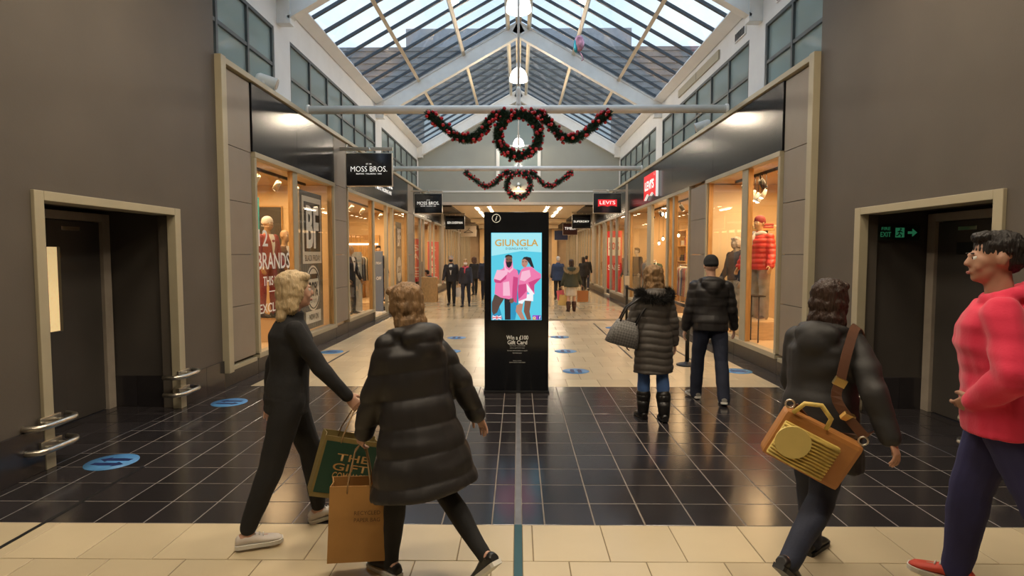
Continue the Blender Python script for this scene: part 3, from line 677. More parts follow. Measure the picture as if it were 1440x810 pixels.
def garland(name, label, cat, loc, path, rad, nn, nb, closed=False, seed=1):
    rnd = random.Random(seed)
    t = thing(name, label, cat, loc)
    L = len(path); P_ = [Vector(p) for p in path]
    def at(u):
        u = u*(L if closed else L-1); i = int(u) % L; f = u-int(u); a = P_[i]; b = P_[(i+1) % L] if closed else P_[min(i+1, L-1)]
        return a.lerp(b, f), (b-a).normalized() if (b-a).length > 1e-6 else Vector((1, 0, 0))
    mb = MB(); bm = mb.bm
    MB().tube(P_, rad*.35, 6, closed=closed).build('branch_core', NEED2, t)
    k1, k2 = mb.mi(NEED), mb.mi(NEED2)
    for i in range(nn):
        c, d = at(rnd.random()*.9999)
        a = Vector((rnd.gauss(0, 1), rnd.gauss(0, 1), rnd.gauss(0, 1))); a = (a-d*a.dot(d)*.6).normalized()
        b0 = c+a*rad*.2; tip = c+a*rad*rnd.uniform(.75, 1.12)+d*rnd.uniform(-.03, .05)
        w = a.cross(d).normalized()*.0075; w2 = a.cross(w).normalized()*.0065; mid = b0.lerp(tip, .55)
        v = [bm.verts.new(p) for p in (b0, mid+w, mid-w, mid+w2, tip)]
        for f in ((0, 1, 3), (0, 3, 2), (0, 2, 1), (4, 3, 1), (4, 2, 3), (4, 1, 2)):
            q = bm.faces.new([v[j] for j in f]); q.material_index = k1 if i % 3 else k2
    mb.build('needles', None, t, kind='stuff')
    for i in range(nb):
        c, d = at((i+rnd.random()*.8)/nb*.9999)
        a = Vector((rnd.gauss(0, 1), rnd.gauss(-.35, 1), rnd.gauss(0, 1))); a = (a-d*a.dot(d)).normalized()
        link('bauble', bme[rnd.choice((0, 0, 1, 2))], t, c+a*rad*rnd.uniform(.8, 1.0), (rnd.random()*3, rnd.random()*3, 0))
    return t
def wreath_set(y, zt, k, words, nn, nb, seed):
    """wreath between two swags below a tie tube; k scales the drop"""
    yy = y-.16
    sw = [(-1.68, 0, 0), (-1.60, 0, -.03), (-1.45, 0, -.16), (-1.25, 0, -.34), (-1.05, 0, -.46), (-.9, 0, -.46), (-.72, 0, -.36), (-.56, 0, -.16), (-.46, 0, -.03), (-.33, 0, .0), (-.16, 0, -.01)]
    sp = []
    for i in range(len(sw)-1):
        for j in range(4): sp.append(Vector(sw[i]).lerp(Vector(sw[i+1]), j/4))
    sp = [sum((sp[max(0, min(len(sp)-1, i+o))] for o in (-2, -1, 0, 1, 2)), Vector())/5 for i in range(len(sp))]
    sp = [Vector((p.x, p.y, p.z*k)) for p in sp]
    garland('fir_garland', 'left swag of fir and red baubles '+words, 'garland', (0, yy, zt), sp, .105, nn, nb, seed=seed)
    garland('fir_garland', 'right swag of fir and red baubles '+words, 'garland', (0, yy, zt), [Vector((-p.x, p.y, p.z)) for p in sp], .105, nn, nb, seed=seed+1)
    rr = .375
    garland('fir_wreath', 'round fir wreath with red baubles '+words, 'wreath', (0, yy-.06, zt-.40), [(rr*math.sin(2*math.pi*i/40), 0, rr*math.cos(2*math.pi*i/40)) for i in range(40)], .115, int(nn*1.2), int(nb*1.25), closed=True, seed=seed+2)
wreath_set(10.87, 4.38, 1, 'hung on the nearer tie tube', 4600, 64, 11)
wreath_set(18.22, 4.36, .95, 'hung on the farther tie tube', 2600, 54, 31)
# deflated balloon caught in the roof
t = thing('foil_balloon', 'deflated pink and blue foil balloon caught under the roof glass', 'balloon', (1.28, 12.4, 6.25))
MB().ell((0, 0, 0), (.11, .05, .17)).build('balloon_skin', mat('pink_foil', (.6, .3, .4), .25, metal=.6, var=.5, vs=14), t)
MB().ell((-.07, 0, -.05), (.05, .04, .15)).build('blue_side', mat('blue_foil', (.05, .35, .45), .25, metal=.6), t)
MB().tube([(0, 0, -.16), (.06, .0, -.26), (.09, 0, -.34), (.05, 0, -.36)], .012, 6).tube([(0, 0, .16), (.05, 0, .4), (.02, 0, .9), (0, 0, 1.65)], .003, 5).build('ribbon', mat('pink_foil', (.6, .3, .4)), t)
# spot heads on the ledges, wall vents
def ledge_spot(s, y, label):
    t = thing('ledge_spotlight', label, 'spotlight', (sx(s, .1), y, 4.42))
    B(-.07, .07, -.06, .06, -.01, .02, bev=.004).build('foot', STEEL_W, t); B(-.02, .02, -.075, -.06, 0, .2).build('yoke', STEEL_W, t)
    mb = MB(); a = Vector((-s*.17, .05, .12)); b = Vector((s*.13, -.02, .22)); mb.tube([b, b.lerp(a, .15), a.lerp(b, .02), a], [.06, .085, .095, .10], 18); mb.build('lamp_head', STEEL_W, t)
    MB().cyl(a, a+(a-b)*.02, .085, 16).build('lens', mat('spot_lens', (.5, .45, .4), .2), t)
ledge_spot(-1, 9.35, 'white drum spotlight perched on the left shop front trim'); ledge_spot(1, 12.6, 'small white drum spotlight on the ledge over the right fascia')
for y, z, lab in ((9.9, 6.2, 'dark wall vent high on the right, next to the picture top'), (11.8, 6.2, 'dark wall vent above the second right upper window')):
    t = thing('wall_vent', lab, 'vent', (4.44, y, z))
    B(-.02, .01, -.28, .28, -.09, .09, bev=.005).build('vent_frame', STEEL_W, t)
    for i in range(6): B(-.03, -.018, -.24+i*.083, -.19+i*.083, -.07, .07).build('louvre', BLACK, t)
t = thing('wall_panel', 'long beige access panel on the right upper wall', 'panel', (4.44, 14.6, 6.22)); B(-.03, .01, -1.6, 1.6, -.1, .1, bev=.006).build('cover', CREAM, t); B(-.035, -.028, -.01, .01, -.1, .1).build('cover_joint', CLAD, t)
t = thing('wall_spotlight', 'small brass wall spotlight below the gable window', 'spotlight', (0, 25.5, 4.86)); MB().lathe([(.05, .12), (.11, .08), (.13, -.08), (.1, -.12)], n=16).build('shade', CHROME, t); B(-.03, .03, 0, .14, .02, .08).build('arm', CHROME, t); MB().ell((0, 0, -.1), (.06, .06, .05)).build('bulb', SPOTG, t)
point('wall_spot_bulb', (0, 25.38, 4.68), 9, WARM, .05)

# --- bumper rails on the portal jambs
def rail(s, y, z, label):
    t = thing('bumper_rail', label, 'bumper rail', (sx(s, -.03), y, z))
    i = -s
    pts = [(-i*.10, -.22, 0), (i*.03, -.24, 0), (i*.085, -.20, 0), (i*.10, -.12, 0), (i*.10, .10, 0), (i*.09, .16, 0), (i*.05, .21, 0), (-i*.05, .24, 0)]
    MB().tube(pts, .026, 12).build('rail', CHROME, t)
    for a in (-.07, .07): MB().cyl((0, a, 0), (i*.1, a, 0), .016, 10).build('standoff', CHROME, t); 
    B(-.01, .012, -.11, .11, -.05, .05, bev=.004).build('fixing_plate', CHROME, t)
for s, w in ((-1, 'left'), (1, 'right')):
    for y, p in ((4.71, 'near'), (6.635, 'far')):
        for z, u in ((.40, 'upper'), (.20, 'lower')): rail(s, y, z, '%s steel bumper rail on the %s post of the %s door recess' % (u, p, w))
# --- exit sign in the right recess
t = thing('exit_sign', 'green lit fire exit sign with running man and arrow in the right door recess', 'exit sign', (4.34, 6.65, 2.05))
B(-.24, .24, -.03, .0, -.085, .085, bev=.005).build('sign_box', mat('exit_black', (.01, .02, .012), .4), t)
EG = mat('exit_green', (.02, .15, .06), .5, emit=(.06, .45, .20), es=.16)
text('EXIT', t, (-.15, -.031, -.02), (1, 0, 0), (0, 0, 1), .12, .055, EG, 'sign_lettering', .01); text('FIRE', t, (-.15, -.031, .045), (1, 0, 0), (0, 0, 1), .10, .035, EG, 'sign_lettering', .01)
mb = MB(); mb.box(-.04, .06, -.033, -.03, -.055, .055); mb.build('pictogram_panel', EG, t)
mb = MB(); K = [(.012, .04), (.0, .012), (-.012, -.015)]
mb.ell((.018, -.034, .04), (.011, .003, .011), u=8, v=5)
for a, b in (((.012, .026), (.0, -.012)), ((.0, -.012), (.028, -.028)), ((.028, -.028), (.022, -.05)), ((.0, -.012), (-.012, -.032)), ((-.012, -.032), (-.032, -.036)), ((.012, .02), (.036, .004)), ((.012, .02), (-.018, .008))): mb.cyl((a[0], -.034, a[1]), (b[0], -.034, b[1]), .006, 6)
mb.build('running_figure', mat('exit_black', (.01, .02, .012)), t)
MB().prism([(.10, -.031, .014), (.15, -.031, .014), (.15, -.031, .045), (.205, -.031, 0), (.15, -.031, -.045), (.15, -.031, -.014), (.10, -.031, -.014)], (0, -.003, 0)).build('arrow', EG, t)
# --- floor stickers
SBL = mat('sticker_blue', (.09, .30, .62), .45, var=.15, vs=9); SNV = mat('sticker_navy', (.012, .025, .12), .5)
for i, (x, y, l) in enumerate(((-3.53, 4.85, 'nearest round blue distancing sticker on the dark tiles at left'), (-3.52, 6.86, 'round blue distancing sticker on dark tiles past the left door recess'), (-3.45, 10.5, 'round blue floor sticker before the left shop window'), (.89, 8.79, 'blue floor sticker just right of the totem, nearest of its column of three'), (.88, 10.62, 'blue floor sticker right of the totem, middle of its column of three'), (.90, 12.47, 'blue floor sticker right of the totem, farthest of its column of three'), (-1.34, 12.34, 'blue floor sticker left of the totem, the farther of two'), (-1.28, 10.6, 'blue floor sticker left of the totem, the nearer of two'), (3.40, 8.82, 'blue floor sticker below the right display window'), (2.22, 11.97, 'blue floor sticker left of the woman in the grey coat'), (2.35, 14.07, 'blue floor sticker near the queue barrier post'))):
    t = thing('floor_sticker', l, 'floor sticker', (x, y, .0015), R(90 if abs(x) > 3 else 0)); 
    MB().lathe([(.01, 0), (.205, 0), (.205, .0012), (.01, .0012)], n=36).build('disc', SBL, t)
    mb = MB()
    for sg in (-1, 1):
        mb.tube([(sg*(-.045)+dx, dy, .0016) for dx, dy in ((-.05*sg, -.12), (-.01*sg, -.05), (0, .03), (.0, .07))], [.03, .035, .03, .02], 8, flat=(1, .03), nrm=(0, 1, 0)) if False else mb.poly([(sg*.055+a*sg, b*sg, .002) for a, b in ((-.03, -.13), (.02, -.14), (.035, -.05), (.03, .06), (.06, .06), (.0, .14), (-.06, .06), (-.03, .06))][::1 if sg > 0 else -1])
    mb.build('arrow_print', SNV, t)
# --- queue barrier posts
def barrier(x, y, label, sign=True, belt_to=None):
    t = thing('queue_post', label, 'queue post', (x, y, 0))
    MB().lathe([(.0, 0), (.17, 0), (.17, .02), (.12, .035), (.05, .045), (.036, .06)], n=24).build('base', BLACK, t)
    MB().lathe([(.033, .05), (.033, .92), (.042, .93), (.042, 1.0), (.03, 1.01)], n=16).build('post', BLACK, t)
    if sign: B(-.06, .06, -.012, .012, 1.03, 1.26, bev=.006).build('sign_plate', mat('cream_sign', (.75, .62, .42), .5), t); MB().cyl((0, 0, 1.0), (0, 0, 1.05), .01).build('sign_stalk', BLACK, t)
    if belt_to: 
        d = Vector(belt_to)-Vector((x, y, 0)); d.z = 0
        MB().tube([Vector((0, 0, .955))+d*k-Vector((0, 0, .03*math.sin(math.pi*k))) for k in (0, .25, .5, .75, 1)], .03, 6, flat=(1, .08)).build('belt', BLACK, t)
barrier(2.76, 14.6, 'black queue barrier post with a cream sign plate left of the grey coat', True, (3.05, 12.3, 0))
barrier(3.05, 12.3, 'black queue barrier post hidden behind the woman in the grey coat', False, (2.75, 9.3, 0))
barrier(2.75, 9.3, 'black queue barrier post between the woman in grey and the man in black', False)
# ================================================================== SHOP CONTENTS
def track(s, y0, y1, d, label, n=3):
    t = thing('track_light', label, 'track light', (sx(s, d), y0, 3.28))
    B(-.02, .02, 0, y1-y0, -.03, .02).build('track', BLACK, t)
    for i in range(n):
        y = (i+.5)*(y1-y0)/n
        a = Vector((0, y, -.10)); b = a+Vector((s*.10, .04, -.15))
        h = MB().cyl((0, y, -.02), (0, y, -.1), .012).tube([a, a.lerp(b, .2), b], [.045, .055, .055], 12).build('spot_head', BLACK if s > 0 else CHROME, t)
        MB().cyl(b, b+(b-a)*.02, .047, 12).build('lens', SPOTG, h)
track(-1, 8.7, 12.2, .55, 'ceiling track with steel spot heads inside the nearest left window', 4); track(-1, 13.4, 20.2, .7, 'ceiling track with steel spot heads in the second left shop', 6)
track(1, 8.7, 11.9, .55, 'ceiling track with black spot heads above the red puffer jacket', 4); track(1, 13.2, 20.2, .6, 'ceiling track with black spot heads in the wide right shop', 6)
for s, y, d, l in ((1, 9.4, .9, 'round ceiling lamp in the puffer jacket window'), (1, 10.7, 1.0, 'round ceiling lamp deeper in the puffer jacket window'), (1, 14.2, .6, 'round ceiling lamp nearest the right shop door'), (1, 16.0, 1.2, 'round ceiling lamp behind the right shop door'), (1, 18.6, .8, 'round ceiling lamp in the far right display window'), (-1, 14.3, 1.2, 'round ceiling lamp in the second left shop window'), (-1, 16.2, 1.4, 'round ceiling lamp behind the second left shop door')):
    t = thing('ceiling_spot', l, 'ceiling lamp', (sx(s, d), y, 3.3)); MB().lathe([(.0, -.012), (.10, -.012), (.10, -.02), (.13, -.02), (.13, 0)], n=20).build('rim', STEEL_W, t); MB().lathe([(.0, -.03), (.09, -.028), (.09, -.015)], n=18).build('lens', SPOTG, t)
# nearest left window: posters and print
t = thing('poster_panel', 'striped grey poster panel with BLACK FRIDAY and 20% prints in the left window', 'poster', (LXW-.22, 11.62, 0))
B(-.04, 0, -.62, .62, .3, 3.05, bev=.004).build('board', mat('striped_grey_board', (.20, .18, .15), .6), t)
for i in range(20): B(0, .006, -.6+i*.061, -.575+i*.061, .3, 3.05).build('stripe', mat('dark_stripe', (.11, .10, .085), .6), t)
B(.006, .016, -.52, .52, 1.62, 2.95, bev=.003).build('black_friday_sheet', mat('white_sheet', (.75, .70, .6), .5), t)
B(.016, .022, -.44, .44, 1.86, 2.84).build('black_square', BLACK, t)
text('BF', t, (.023, 0, 2.35), (0, 1, 0), (0, 0, 1), .7, .85, WTEXT, 'printed_lettering', .03); text('BLACK FRIDAY', t, (.017, 0, 1.73), (0, 1, 0), (0, 0, 1), .86, .12, BLACK, 'printed_lettering', .01)
mb = MB(); mb.prism([(.008, .40*math.cos(q*math.pi/20), 1.12+.46*math.sin(q*math.pi/20)) for q in range(40)], (.008, 0, 0)); mb.build('round_badge', mat('white_sheet', (.75, .70, .6)), t)
mb = MB(); mb.tube([(.018, .35*math.cos(q*math.pi/20), 1.12+.41*math.sin(q*math.pi/20)) for q in range(40)], .012, 5, closed=True); mb.build('badge_ring', BLACK, t)
text('20%', t, (.017, 0, 1.1), (0, 1, 0), (0, 0, 1), .5, .3, BLACK, 'printed_lettering', .02); B(.016, .022, -.24, .24, 1.31, 1.41).build('badge_bar', BLACK, t); text('OFF SUITS', t, (.017, 0, .86), (0, 1, 0), (0, 0, 1), .36, .07, BLACK, 'printed_lettering')
B(.006, .016, -.42, .42, .42, .66).build('now_on_sheet', mat('white_sheet', (.75, .70, .6)), t); text('NOW ON', t, (.017, 0, .54), (0, 1, 0), (0, 0, 1), .5, .12, BLACK, 'printed_lettering', .02)
t = thing('window_lettering', 'white lettering reading BRANDS on the nearest left shop window pane', 'window lettering', (LXW-.034, 9.4, 0))
for b_, y, z, w, h in (('12', -.42, 2.06, .34, .26), ('BRANDS', -.02, 1.70, 1.25, .27), ('THIS WINTER', .1, 1.38, 1.1, .15), ('EXCLUSIVE', 0, .95, 1.2, .15)): text(b_, t, (0, y, z), (0, 1, 0), (0, 0, 1), w, h, WTEXT, 'letters', .012)
B(-.001, .001, -.25, .35, 1.2, 1.215).build('rule_line', WTEXT, t)
t = thing('backdrop_panel', 'dark panel on the end wall behind the suited mannequins at left', 'panel', (-5.40, 12.49, 0)); B(-.26, .26, 0, .03, 1.3, 2.85, bev=.005).build('edge', OAK, t); B(-.24, .24, -.01, .0, 1.32, 2.83).build('board', mat('charcoal_board', (.05, .045, .04), .5), t)
t = thing('backdrop_panel', 'teal hanging backdrop panel in the nearest left window', 'panel', (-4.98, 10.7, 0)); MB().cyl((-.08, 0, 2.85), (-.08, 0, 3.3), .004, 5).cyl((.08, 0, 2.85), (.08, 0, 3.3), .004, 5).build('cord', CHROME, t); B(-.15, .15, -.015, .015, 1.75, 2.86, bev=.005).build('board', mat('teal_board', (.02, .28, .33), .5), t); text('%', t, (.05, -.016, 2.4), (1, 0, 0), (0, 0, 1), .16, .2, WTEXT, 'printed_lettering', .02)
# freestanding totem sign in the second left shop
t = thing('sign_stand', 'slate blue freestanding sign in the doorway of the second left shop', 'sign', (-4.19, 16.9, 0)); B(-.19, .19, -.03, .03, .12, 1.9, bev=.008).build('panel', mat('slate_blue_panel', (.13, .17, .24), .5), t); B(-.22, .22, -.2, .2, 0, .12, bev=.01).build('base', mat('white_sheet', (.75, .7, .6)), t)
text('BLACK FRIDAY', t, (0, -.031, 1.55), (1, 0, 0), (0, 0, 1), .32, .07, WTEXT, 'printed_lettering'); text('£50 OFF', t, (0, -.031, 1.1), (1, 0, 0), (0, 0, 1), .3, .1, WTEXT, 'printed_lettering', .01)
t = thing('sign_stand', 'pale blue price sign standing in the second left shop window', 'sign', (-4.42, 15.35, .27)); B(-.22, .22, -.015, .015, 0, 1.6, bev=.005).build('panel', mat('pale_blue_panel', (.32, .38, .42), .5), t)
for b_, z, w in (('SUITS', 1.25, .5), ('£100', .95, .5), ('2 FOR', .62, .4)): text(b_, t, (0, -.016, z), (1, 0, 0), (0, 0, 1), w*.6, .12, WTEXT, 'printed_lettering')
B(-.24, .24, -.12, .12, -.0, .02).build('foot', STEEL_W, t)
t = thing('window_poster', 'round price poster in the last pane of the second left shop', 'poster', (LXW-.12, 19.6, 0)); B(-.01, .01, -.45, .45, .5, 2.9, bev=.003).build('sheet', mat('striped_grey_board', (.2, .18, .15)), t); mb = MB(); mb.prism([(.01, .36*math.cos(q*math.pi/16), 1.3+.42*math.sin(q*math.pi/16)) for q in range(32)], (.006, 0, 0)); mb.build('round_badge', MC['white_sheet'], t); text('20%', t, (.017, 0, 1.3), (0, 1, 0), (0, 0, 1), .5, .25, BLACK, 'printed_lettering', .02); B(.01, .016, -.35, .35, 2.0, 2.75).build('black_square', BLACK, t); text('BF', t, (.017, 0, 2.38), (0, 1, 0), (0, 0, 1), .5, .6, WTEXT, 'printed_lettering', .03)
# red sale banners in the third left shop
for y, w, l in ((23.9, .56, 'red SALE banner in the nearer window of the third left shop'), (28.8, .66, 'red SALE banner in the farther window of the third left shop')):
    t = thing('sale_banner', l, 'banner', (-4.28, y, 0), R(-48)); B(-.01, .01, -w/2, w/2, .55, 2.45, bev=.003).build('cloth', mat('red_banner_cloth', (.62, .03, .03), .5), t)  # one even red for the banner cloth
    for i, c in enumerate('SALE'): text(c, t, (.011, 0, 2.08-i*.36), (0, 1, 0), (0, 0, 1), .3, .26, mat('pale_pink_print', (.8, .5, .4), .5), 'printed_lettering', .02)
    B(-.015, .015, -w/2-.03, w/2+.03, 2.45, 2.48).build('rail', CHROME, t)
    MB().cyl((0, -w/2+.05, 2.39), (0, -w/2+.05, 3.3), .004).cyl((0, w/2-.05, 2.39), (0, w/2-.05, 3.3), .004).build('cord', CHROME, t)
t = thing('sale_banner', 'tall red and white banner in the third right shop doorway', 'banner', (4.50, 27.0, 0), R(42)); B(-.02, .02, -.42, .42, 0, 2.9, bev=.004).build('board', mat('red_banner_cloth', (.62, .03, .03)), t); B(-.028, -.02, -.36, .36, 1.75, 2.6).build('white_sheet', MC['white_sheet'], t); text('SALE', t, (-.029, 0, 1.2), (0, -1, 0), (0, 0, 1), .7, .25, WTEXT, 'printed_lettering', .02); text('50%', t, (-.029, 0, 2.2), (0, -1, 0), (0, 0, 1), .6, .35, mat('red_banner_cloth', (.6, .03, .03)), 'printed_lettering', .02)
# nearest right window: wood wall, pale screen, box plinth, low table
wl = struct('wall_right_boarded')
for i in range(12): B(sx(1, 1.5), sx(1, 1.55), 8.62+i*.19, 8.62+(i+1)*.19-.006, .27, 3.28, bev=.004).build('plank', WOOD, wl)
B(4.02, 4.86, 12.36, 12.46, .27, 3.28).build('wall_right_screen', mat('cream_screen', (.75, .64, .46), .6), kind='structure')
t = thing('display_box', 'pale wooden display box under the red puffer jacket mannequin', 'display box', (4.46, 10.72, .27)); B(-.30, .34, -.46, .42, 0, .33, bev=.012).build('box', mat('pale_ply', (.62, .45, .24), .5, var=.15, vs=4, stretch=(1, 6, 6)), t); B(-.306, -.298, -.4, .36, .30, .31).build('edge_line', OAK, t)
t = thing('display_box', 'low pale box beside the dark jacket mannequin in the right window', 'display box', (4.44, 11.75, .27)); B(-.32, .34, -.36, .36, 0, .12, bev=.012).build('box', mat('pale_ply', (.62, .45, .24)), t); B(-.326, -.318, -.32, .32, .09, .1).build('edge_line', OAK, t)
t = thing('display_stand', 'thin black metal display stand before the puffer jacket mannequin', 'display stand', (4.16, 10.1, .27))
for a in (-.16, .16): MB().cyl((0, a, 0), (0, a, .8), .012, 8).build('leg', BLACK, t)
B(-.1, .1, -.2, .2, .8, .82).build('top', BLACK, t)
t = thing('wall_shelf', 'wooden shelf on the pale screen behind the right mannequins', 'shelf', (4.98, 11.9, 2.28)); B(-.12, .12, -.4, .46, 0, .04, bev=.005).build('board', OAK, t)
for a in (-.3, .4): B(-.02, .02, a, a+.02, -.14, 0).build('bracket', BLACK, t)
for i, (y, c) in enumerate(((11.62, (.3, .05, .04)), (11.88, (.05, .06, .12)), (12.14, (.45, .35, .2)))):
    t = thing('folded_jumper', ('dark red', 'navy', 'tan')[i]+' folded jumper on the wooden shelf in the right window', 'jumper', (4.98, y, 2.32))
    for k in range(2): B(-.1, .1, -.1, .1, k*.05, k*.05+.048, bev=.015).build('fold', mat('knit_%d' % i, c, .9, bump=.3), t)
t = thing('cable_spots', 'cluster of small white spot lamps hanging in the puffer jacket window', 'spotlight', (4.38, 10.5, 2.95))
for i, (a, b) in enumerate(((-.22, 0), (-.05, -.06), (.1, -.02), (.25, .04))):
    MB().cyl((0, a, b), (0, a, .3), .006, 6).build('cable', BLACK, t); MB().tube([(0, a, b), (-.02, a+.02, b-.06), (-.06, a+.04, b-.14)], [.02, .035, .05], 10).build('lamp_head', STEEL_W, t); MB().ell((-.062, a+.042, b-.145), (.035, .035, .02), u=8, v=5).build('bulb', SPOTG, t)
# hanging bulbs in the doorway of the wide right shop
for i in range(13):
    a, b, z = random.uniform(16.7, 18.3), random.uniform(.25, .8), random.uniform(2.1, 3.1)
    t = thing('bulb_pendant', 'small bare bulb hanging on a cable inside the right shop doorway', 'pendant lamp', (sx(1, b), a, z), 0, 'bare bulbs in the right shop doorway'); MB().cyl((0, 0, .05), (0, 0, 3.3-z), .004, 5).build('cable', BLACK, t); MB().ell((0, 0, 0), (.035, .035, .05), u=10, v=7).build('bulb', SPOTG, t); MB().cyl((0, 0, .04), (0, 0, .09), .02, 8).build('socket', BLACK, t)
# clothes rails: each garment a thing of its own
gm = None
def garment_mesh(col, i):
    mb = MB(); m = mat('garment_%d' % i, col, .85, var=.12, bump=.2, bs=20)
    rings = []
    for z, w, d in ((-.02, .06, .02), (-.05, .20, .03), (-.12, .235, .035), (-.3, .22, .04), (-.6, .225, .045), (-.85, .24, .05)):
        rings.append([(w*math.cos(t_*math.pi/6), d*math.sin(t_*math.pi/6), z) for t_ in range(12)])
    mb.loft(rings); me = mb.mesh('cloth'); me.materials.append(m); return me
hk = MB().tube([(0, 0, .0), (0, 0, .03), (.02, 0, .05), (0, 0, .07), (-.02, 0, .055)], .004, 5).tube([(-.2, 0, -.05), (0, 0, 0), (.2, 0, -.05)], .006, 5).mesh('hanger'); hk.materials.append(CHROME)
GC = [(.05, .06, .10), (.35, .30, .22), (.02, .02, .025), (.22, .08, .05), (.12, .15, .2), (.5, .45, .36), (.30, .05, .05), (.06, .08, .05)]
CN = ['navy', 'beige', 'black', 'rust brown', 'slate blue', 'cream', 'dark red', 'moss green']
ORD = ['lowest', 'second', 'third', 'fourth', 'top']
GM = [garment_mesh(c, i) for i, c in enumerate(GC)]
def clothes_rail(x, y0, y1, z, n, where):
    t = thing('clothes_rail', 'steel clothes rail '+where, 'clothes rail', (x, y0, 0)); L = y1-y0
    MB().cyl((0, 0, z), (0, L, z), .016, 8).build('bar', CHROME, t)
    for a in (.02, L-.02): MB().cyl((0, a, 0), (0, a, z), .014, 8).build('upright', CHROME, t); B(-.22, .22, a-.02, a+.02, 0, .03).build('foot', CHROME, t)
    for i in range(n):
        gi = random.randrange(len(GM)); g = thing('hanging_garment', CN[gi]+' garment hung on the clothes rail '+where, 'garment', (x, y0+.12+(L-.24)*i/(n-1), z-.055), random.uniform(-.15, .15), 'garments on the rail '+where)
        link('cloth', GM[gi], g); link('hanger', hk, g)
clothes_rail(-5.5, 17.9, 20.2, 1.8, 14, 'in the second left shop'); clothes_rail(4.95, 16.2, 17.6, 1.5, 9, 'in the wide right shop'); clothes_rail(4.45, 18.6, 20.2, 1.6, 10, 'in the far right display window')
clothes_rail(-5.2, 25.9, 28.9, 1.75, 12, 'in the third left shop'); clothes_rail(5.1, 26.6, 29.0, 1.75, 12, 'in the third right shop')
# shelving units in the shops
def shelving(s, y0, y1, d, where, z1=2.6, seed=1):
    rnd = random.Random(seed)
    t = thing('shelf_unit', 'golden wooden shelf unit '+where, 'shelf unit', (sx(s, d), y0, 0)); L = y1-y0
    for a in (0, L/2-.015, L-.03): B(-.2, .2, a, a+.03, 0, z1, bev=.004).build('side_panel', OAK, t)
    for k in range(6): B(-.2, .2, .03, L-.03, .1+k*(z1-.15)/5, .13+k*(z1-.15)/5, bev=.003).build('shelf', OAK, t)
    for k in range(5):
        z = .13+k*(z1-.15)/5
        for i in range(int(L/.42)):
            if rnd.random() < .25: continue
            y = y0+.24+i*.42; hh = rnd.uniform(.1, .26)
            fi = rnd.randrange(len(FOLD)); o = link('folded_clothes', FOLD[fi], None, (sx(s, d), y, z), (0, 0, 0), label='%s folded clothes on the %s shelf of the unit ' % (CN[fi], ORD[k])+where, category='folded clothes', group='folded clothes on the shelf unit '+where); o.scale = (1, 1, hh/.2)
FOLD = []
for i, c in enumerate(GC):
    mb = MB()
    for k in range(4): mb.box(-.14, .14, -.15, .15, k*.05, k*.05+.047, bev=.016)
    me = mb.mesh('folded_clothes'); me.materials.append(MC['garment_%d' % i]); FOLD.append(me)
shelving(1, 17.9, 19.8, 1.5, 'in the wide right shop', seed=3)
shelving(-1, 30.6, 33.6, .9, 'in the fourth left shop', seed=5); shelving(1, 31, 34, .9, 'in the fourth right shop', seed=6); shelving(1, 21.2, 22.8, 1.4, 'in the third right shop', seed=8)
t = thing('back_counter', 'glowing back wall display with hung shirts in the second left shop', 'display', (-5.9, 20.7, 0)); B(-.9, .9, -.06, 0, 0, 2.5, bev=.005).build('board', OAK, t); B(-.85, .85, -.09, -.06, 2.15, 2.2).build('light_strip', DIFF, t)
t = thing('shop_table', 'wooden display table in the wide right shop', 'table', (5.6, 14.9, 0)); B(-.4, .4, -.7, .7, .82, .87, bev=.006).build('top', OAK, t)
for a in (-.36, .36):
    for b in (-.64, .64): B(a-.03, a+.03, b-.03, b+.03, 0, .82).build('leg', BLACK, t)
for i in range(3):
    link('folded_clothes', FOLD[(i*3) % 8], None, (5.6, 14.45+i*.42, .87), label=CN[(i*3) % 8]+' folded clothes on the wooden table in the right shop', category='folded clothes', group='folded clothes on the right shop table')
# ================================================================== PEOPLE
SKIN = {k: mat('skin_'+k, c, .5, var=.06, vs=12) for k, c in dict(light=(.58, .34, .24), mid=(.42, .23, .15), brown=(.22, .11, .065)).items()}
LIP = mat('lips', (.42, .14, .11), .4); EYEW = mat('eye_white', (.8, .78, .74), .2); EYEP = mat('eye_dark', (.02, .012, .01), .1)
X3, Y3, Z3 = Vector((1, 0, 0)), Vector((0, 1, 0)), Vector((0, 0, 1))
def sect(mb, secs, n=16, cap=True):
    """loft through (centre, rx, ry, xdir, ydir)"""
    mb.loft([[c+xd*(rx*math.cos(2*math.pi*j/n))+yd*(ry*math.sin(2*math.pi*j/n)) for j in range(n)] for c, rx, ry, xd, yd in secs], cap=cap)
def limb(mb, pts, rs, n=14, bulge=None):
    """tapered limb with rounded joints"""
    for p, r in zip(pts, rs): mb.ell(p, (r, r, r), u=12, v=8)
    for i in range(len(pts)-1):
        a, b = pts[i], pts[i+1]; d = (b-a).normalized(); x = X3-d*X3.dot(d)
        x = x.normalized() if x.length > .1 else (Y3-d*Y3.dot(d)).normalized()
        y = d.cross(x); k = bulge[i] if bulge else 1.0
        sect(mb, [(a.lerp(b, t), r_, r_, x, y) for t, r_ in ((0, rs[i]), (.3, (rs[i]*.7+rs[i+1]*.3)*k), (.6, (rs[i]*.4+rs[i+1]*.6)*(k*.5+.5)), (1, rs[i+1]))], n)
def rot_about(v, axis, deg): return Matrix.Rotation(R(deg), 3, axis) @ v
class Rig: pass
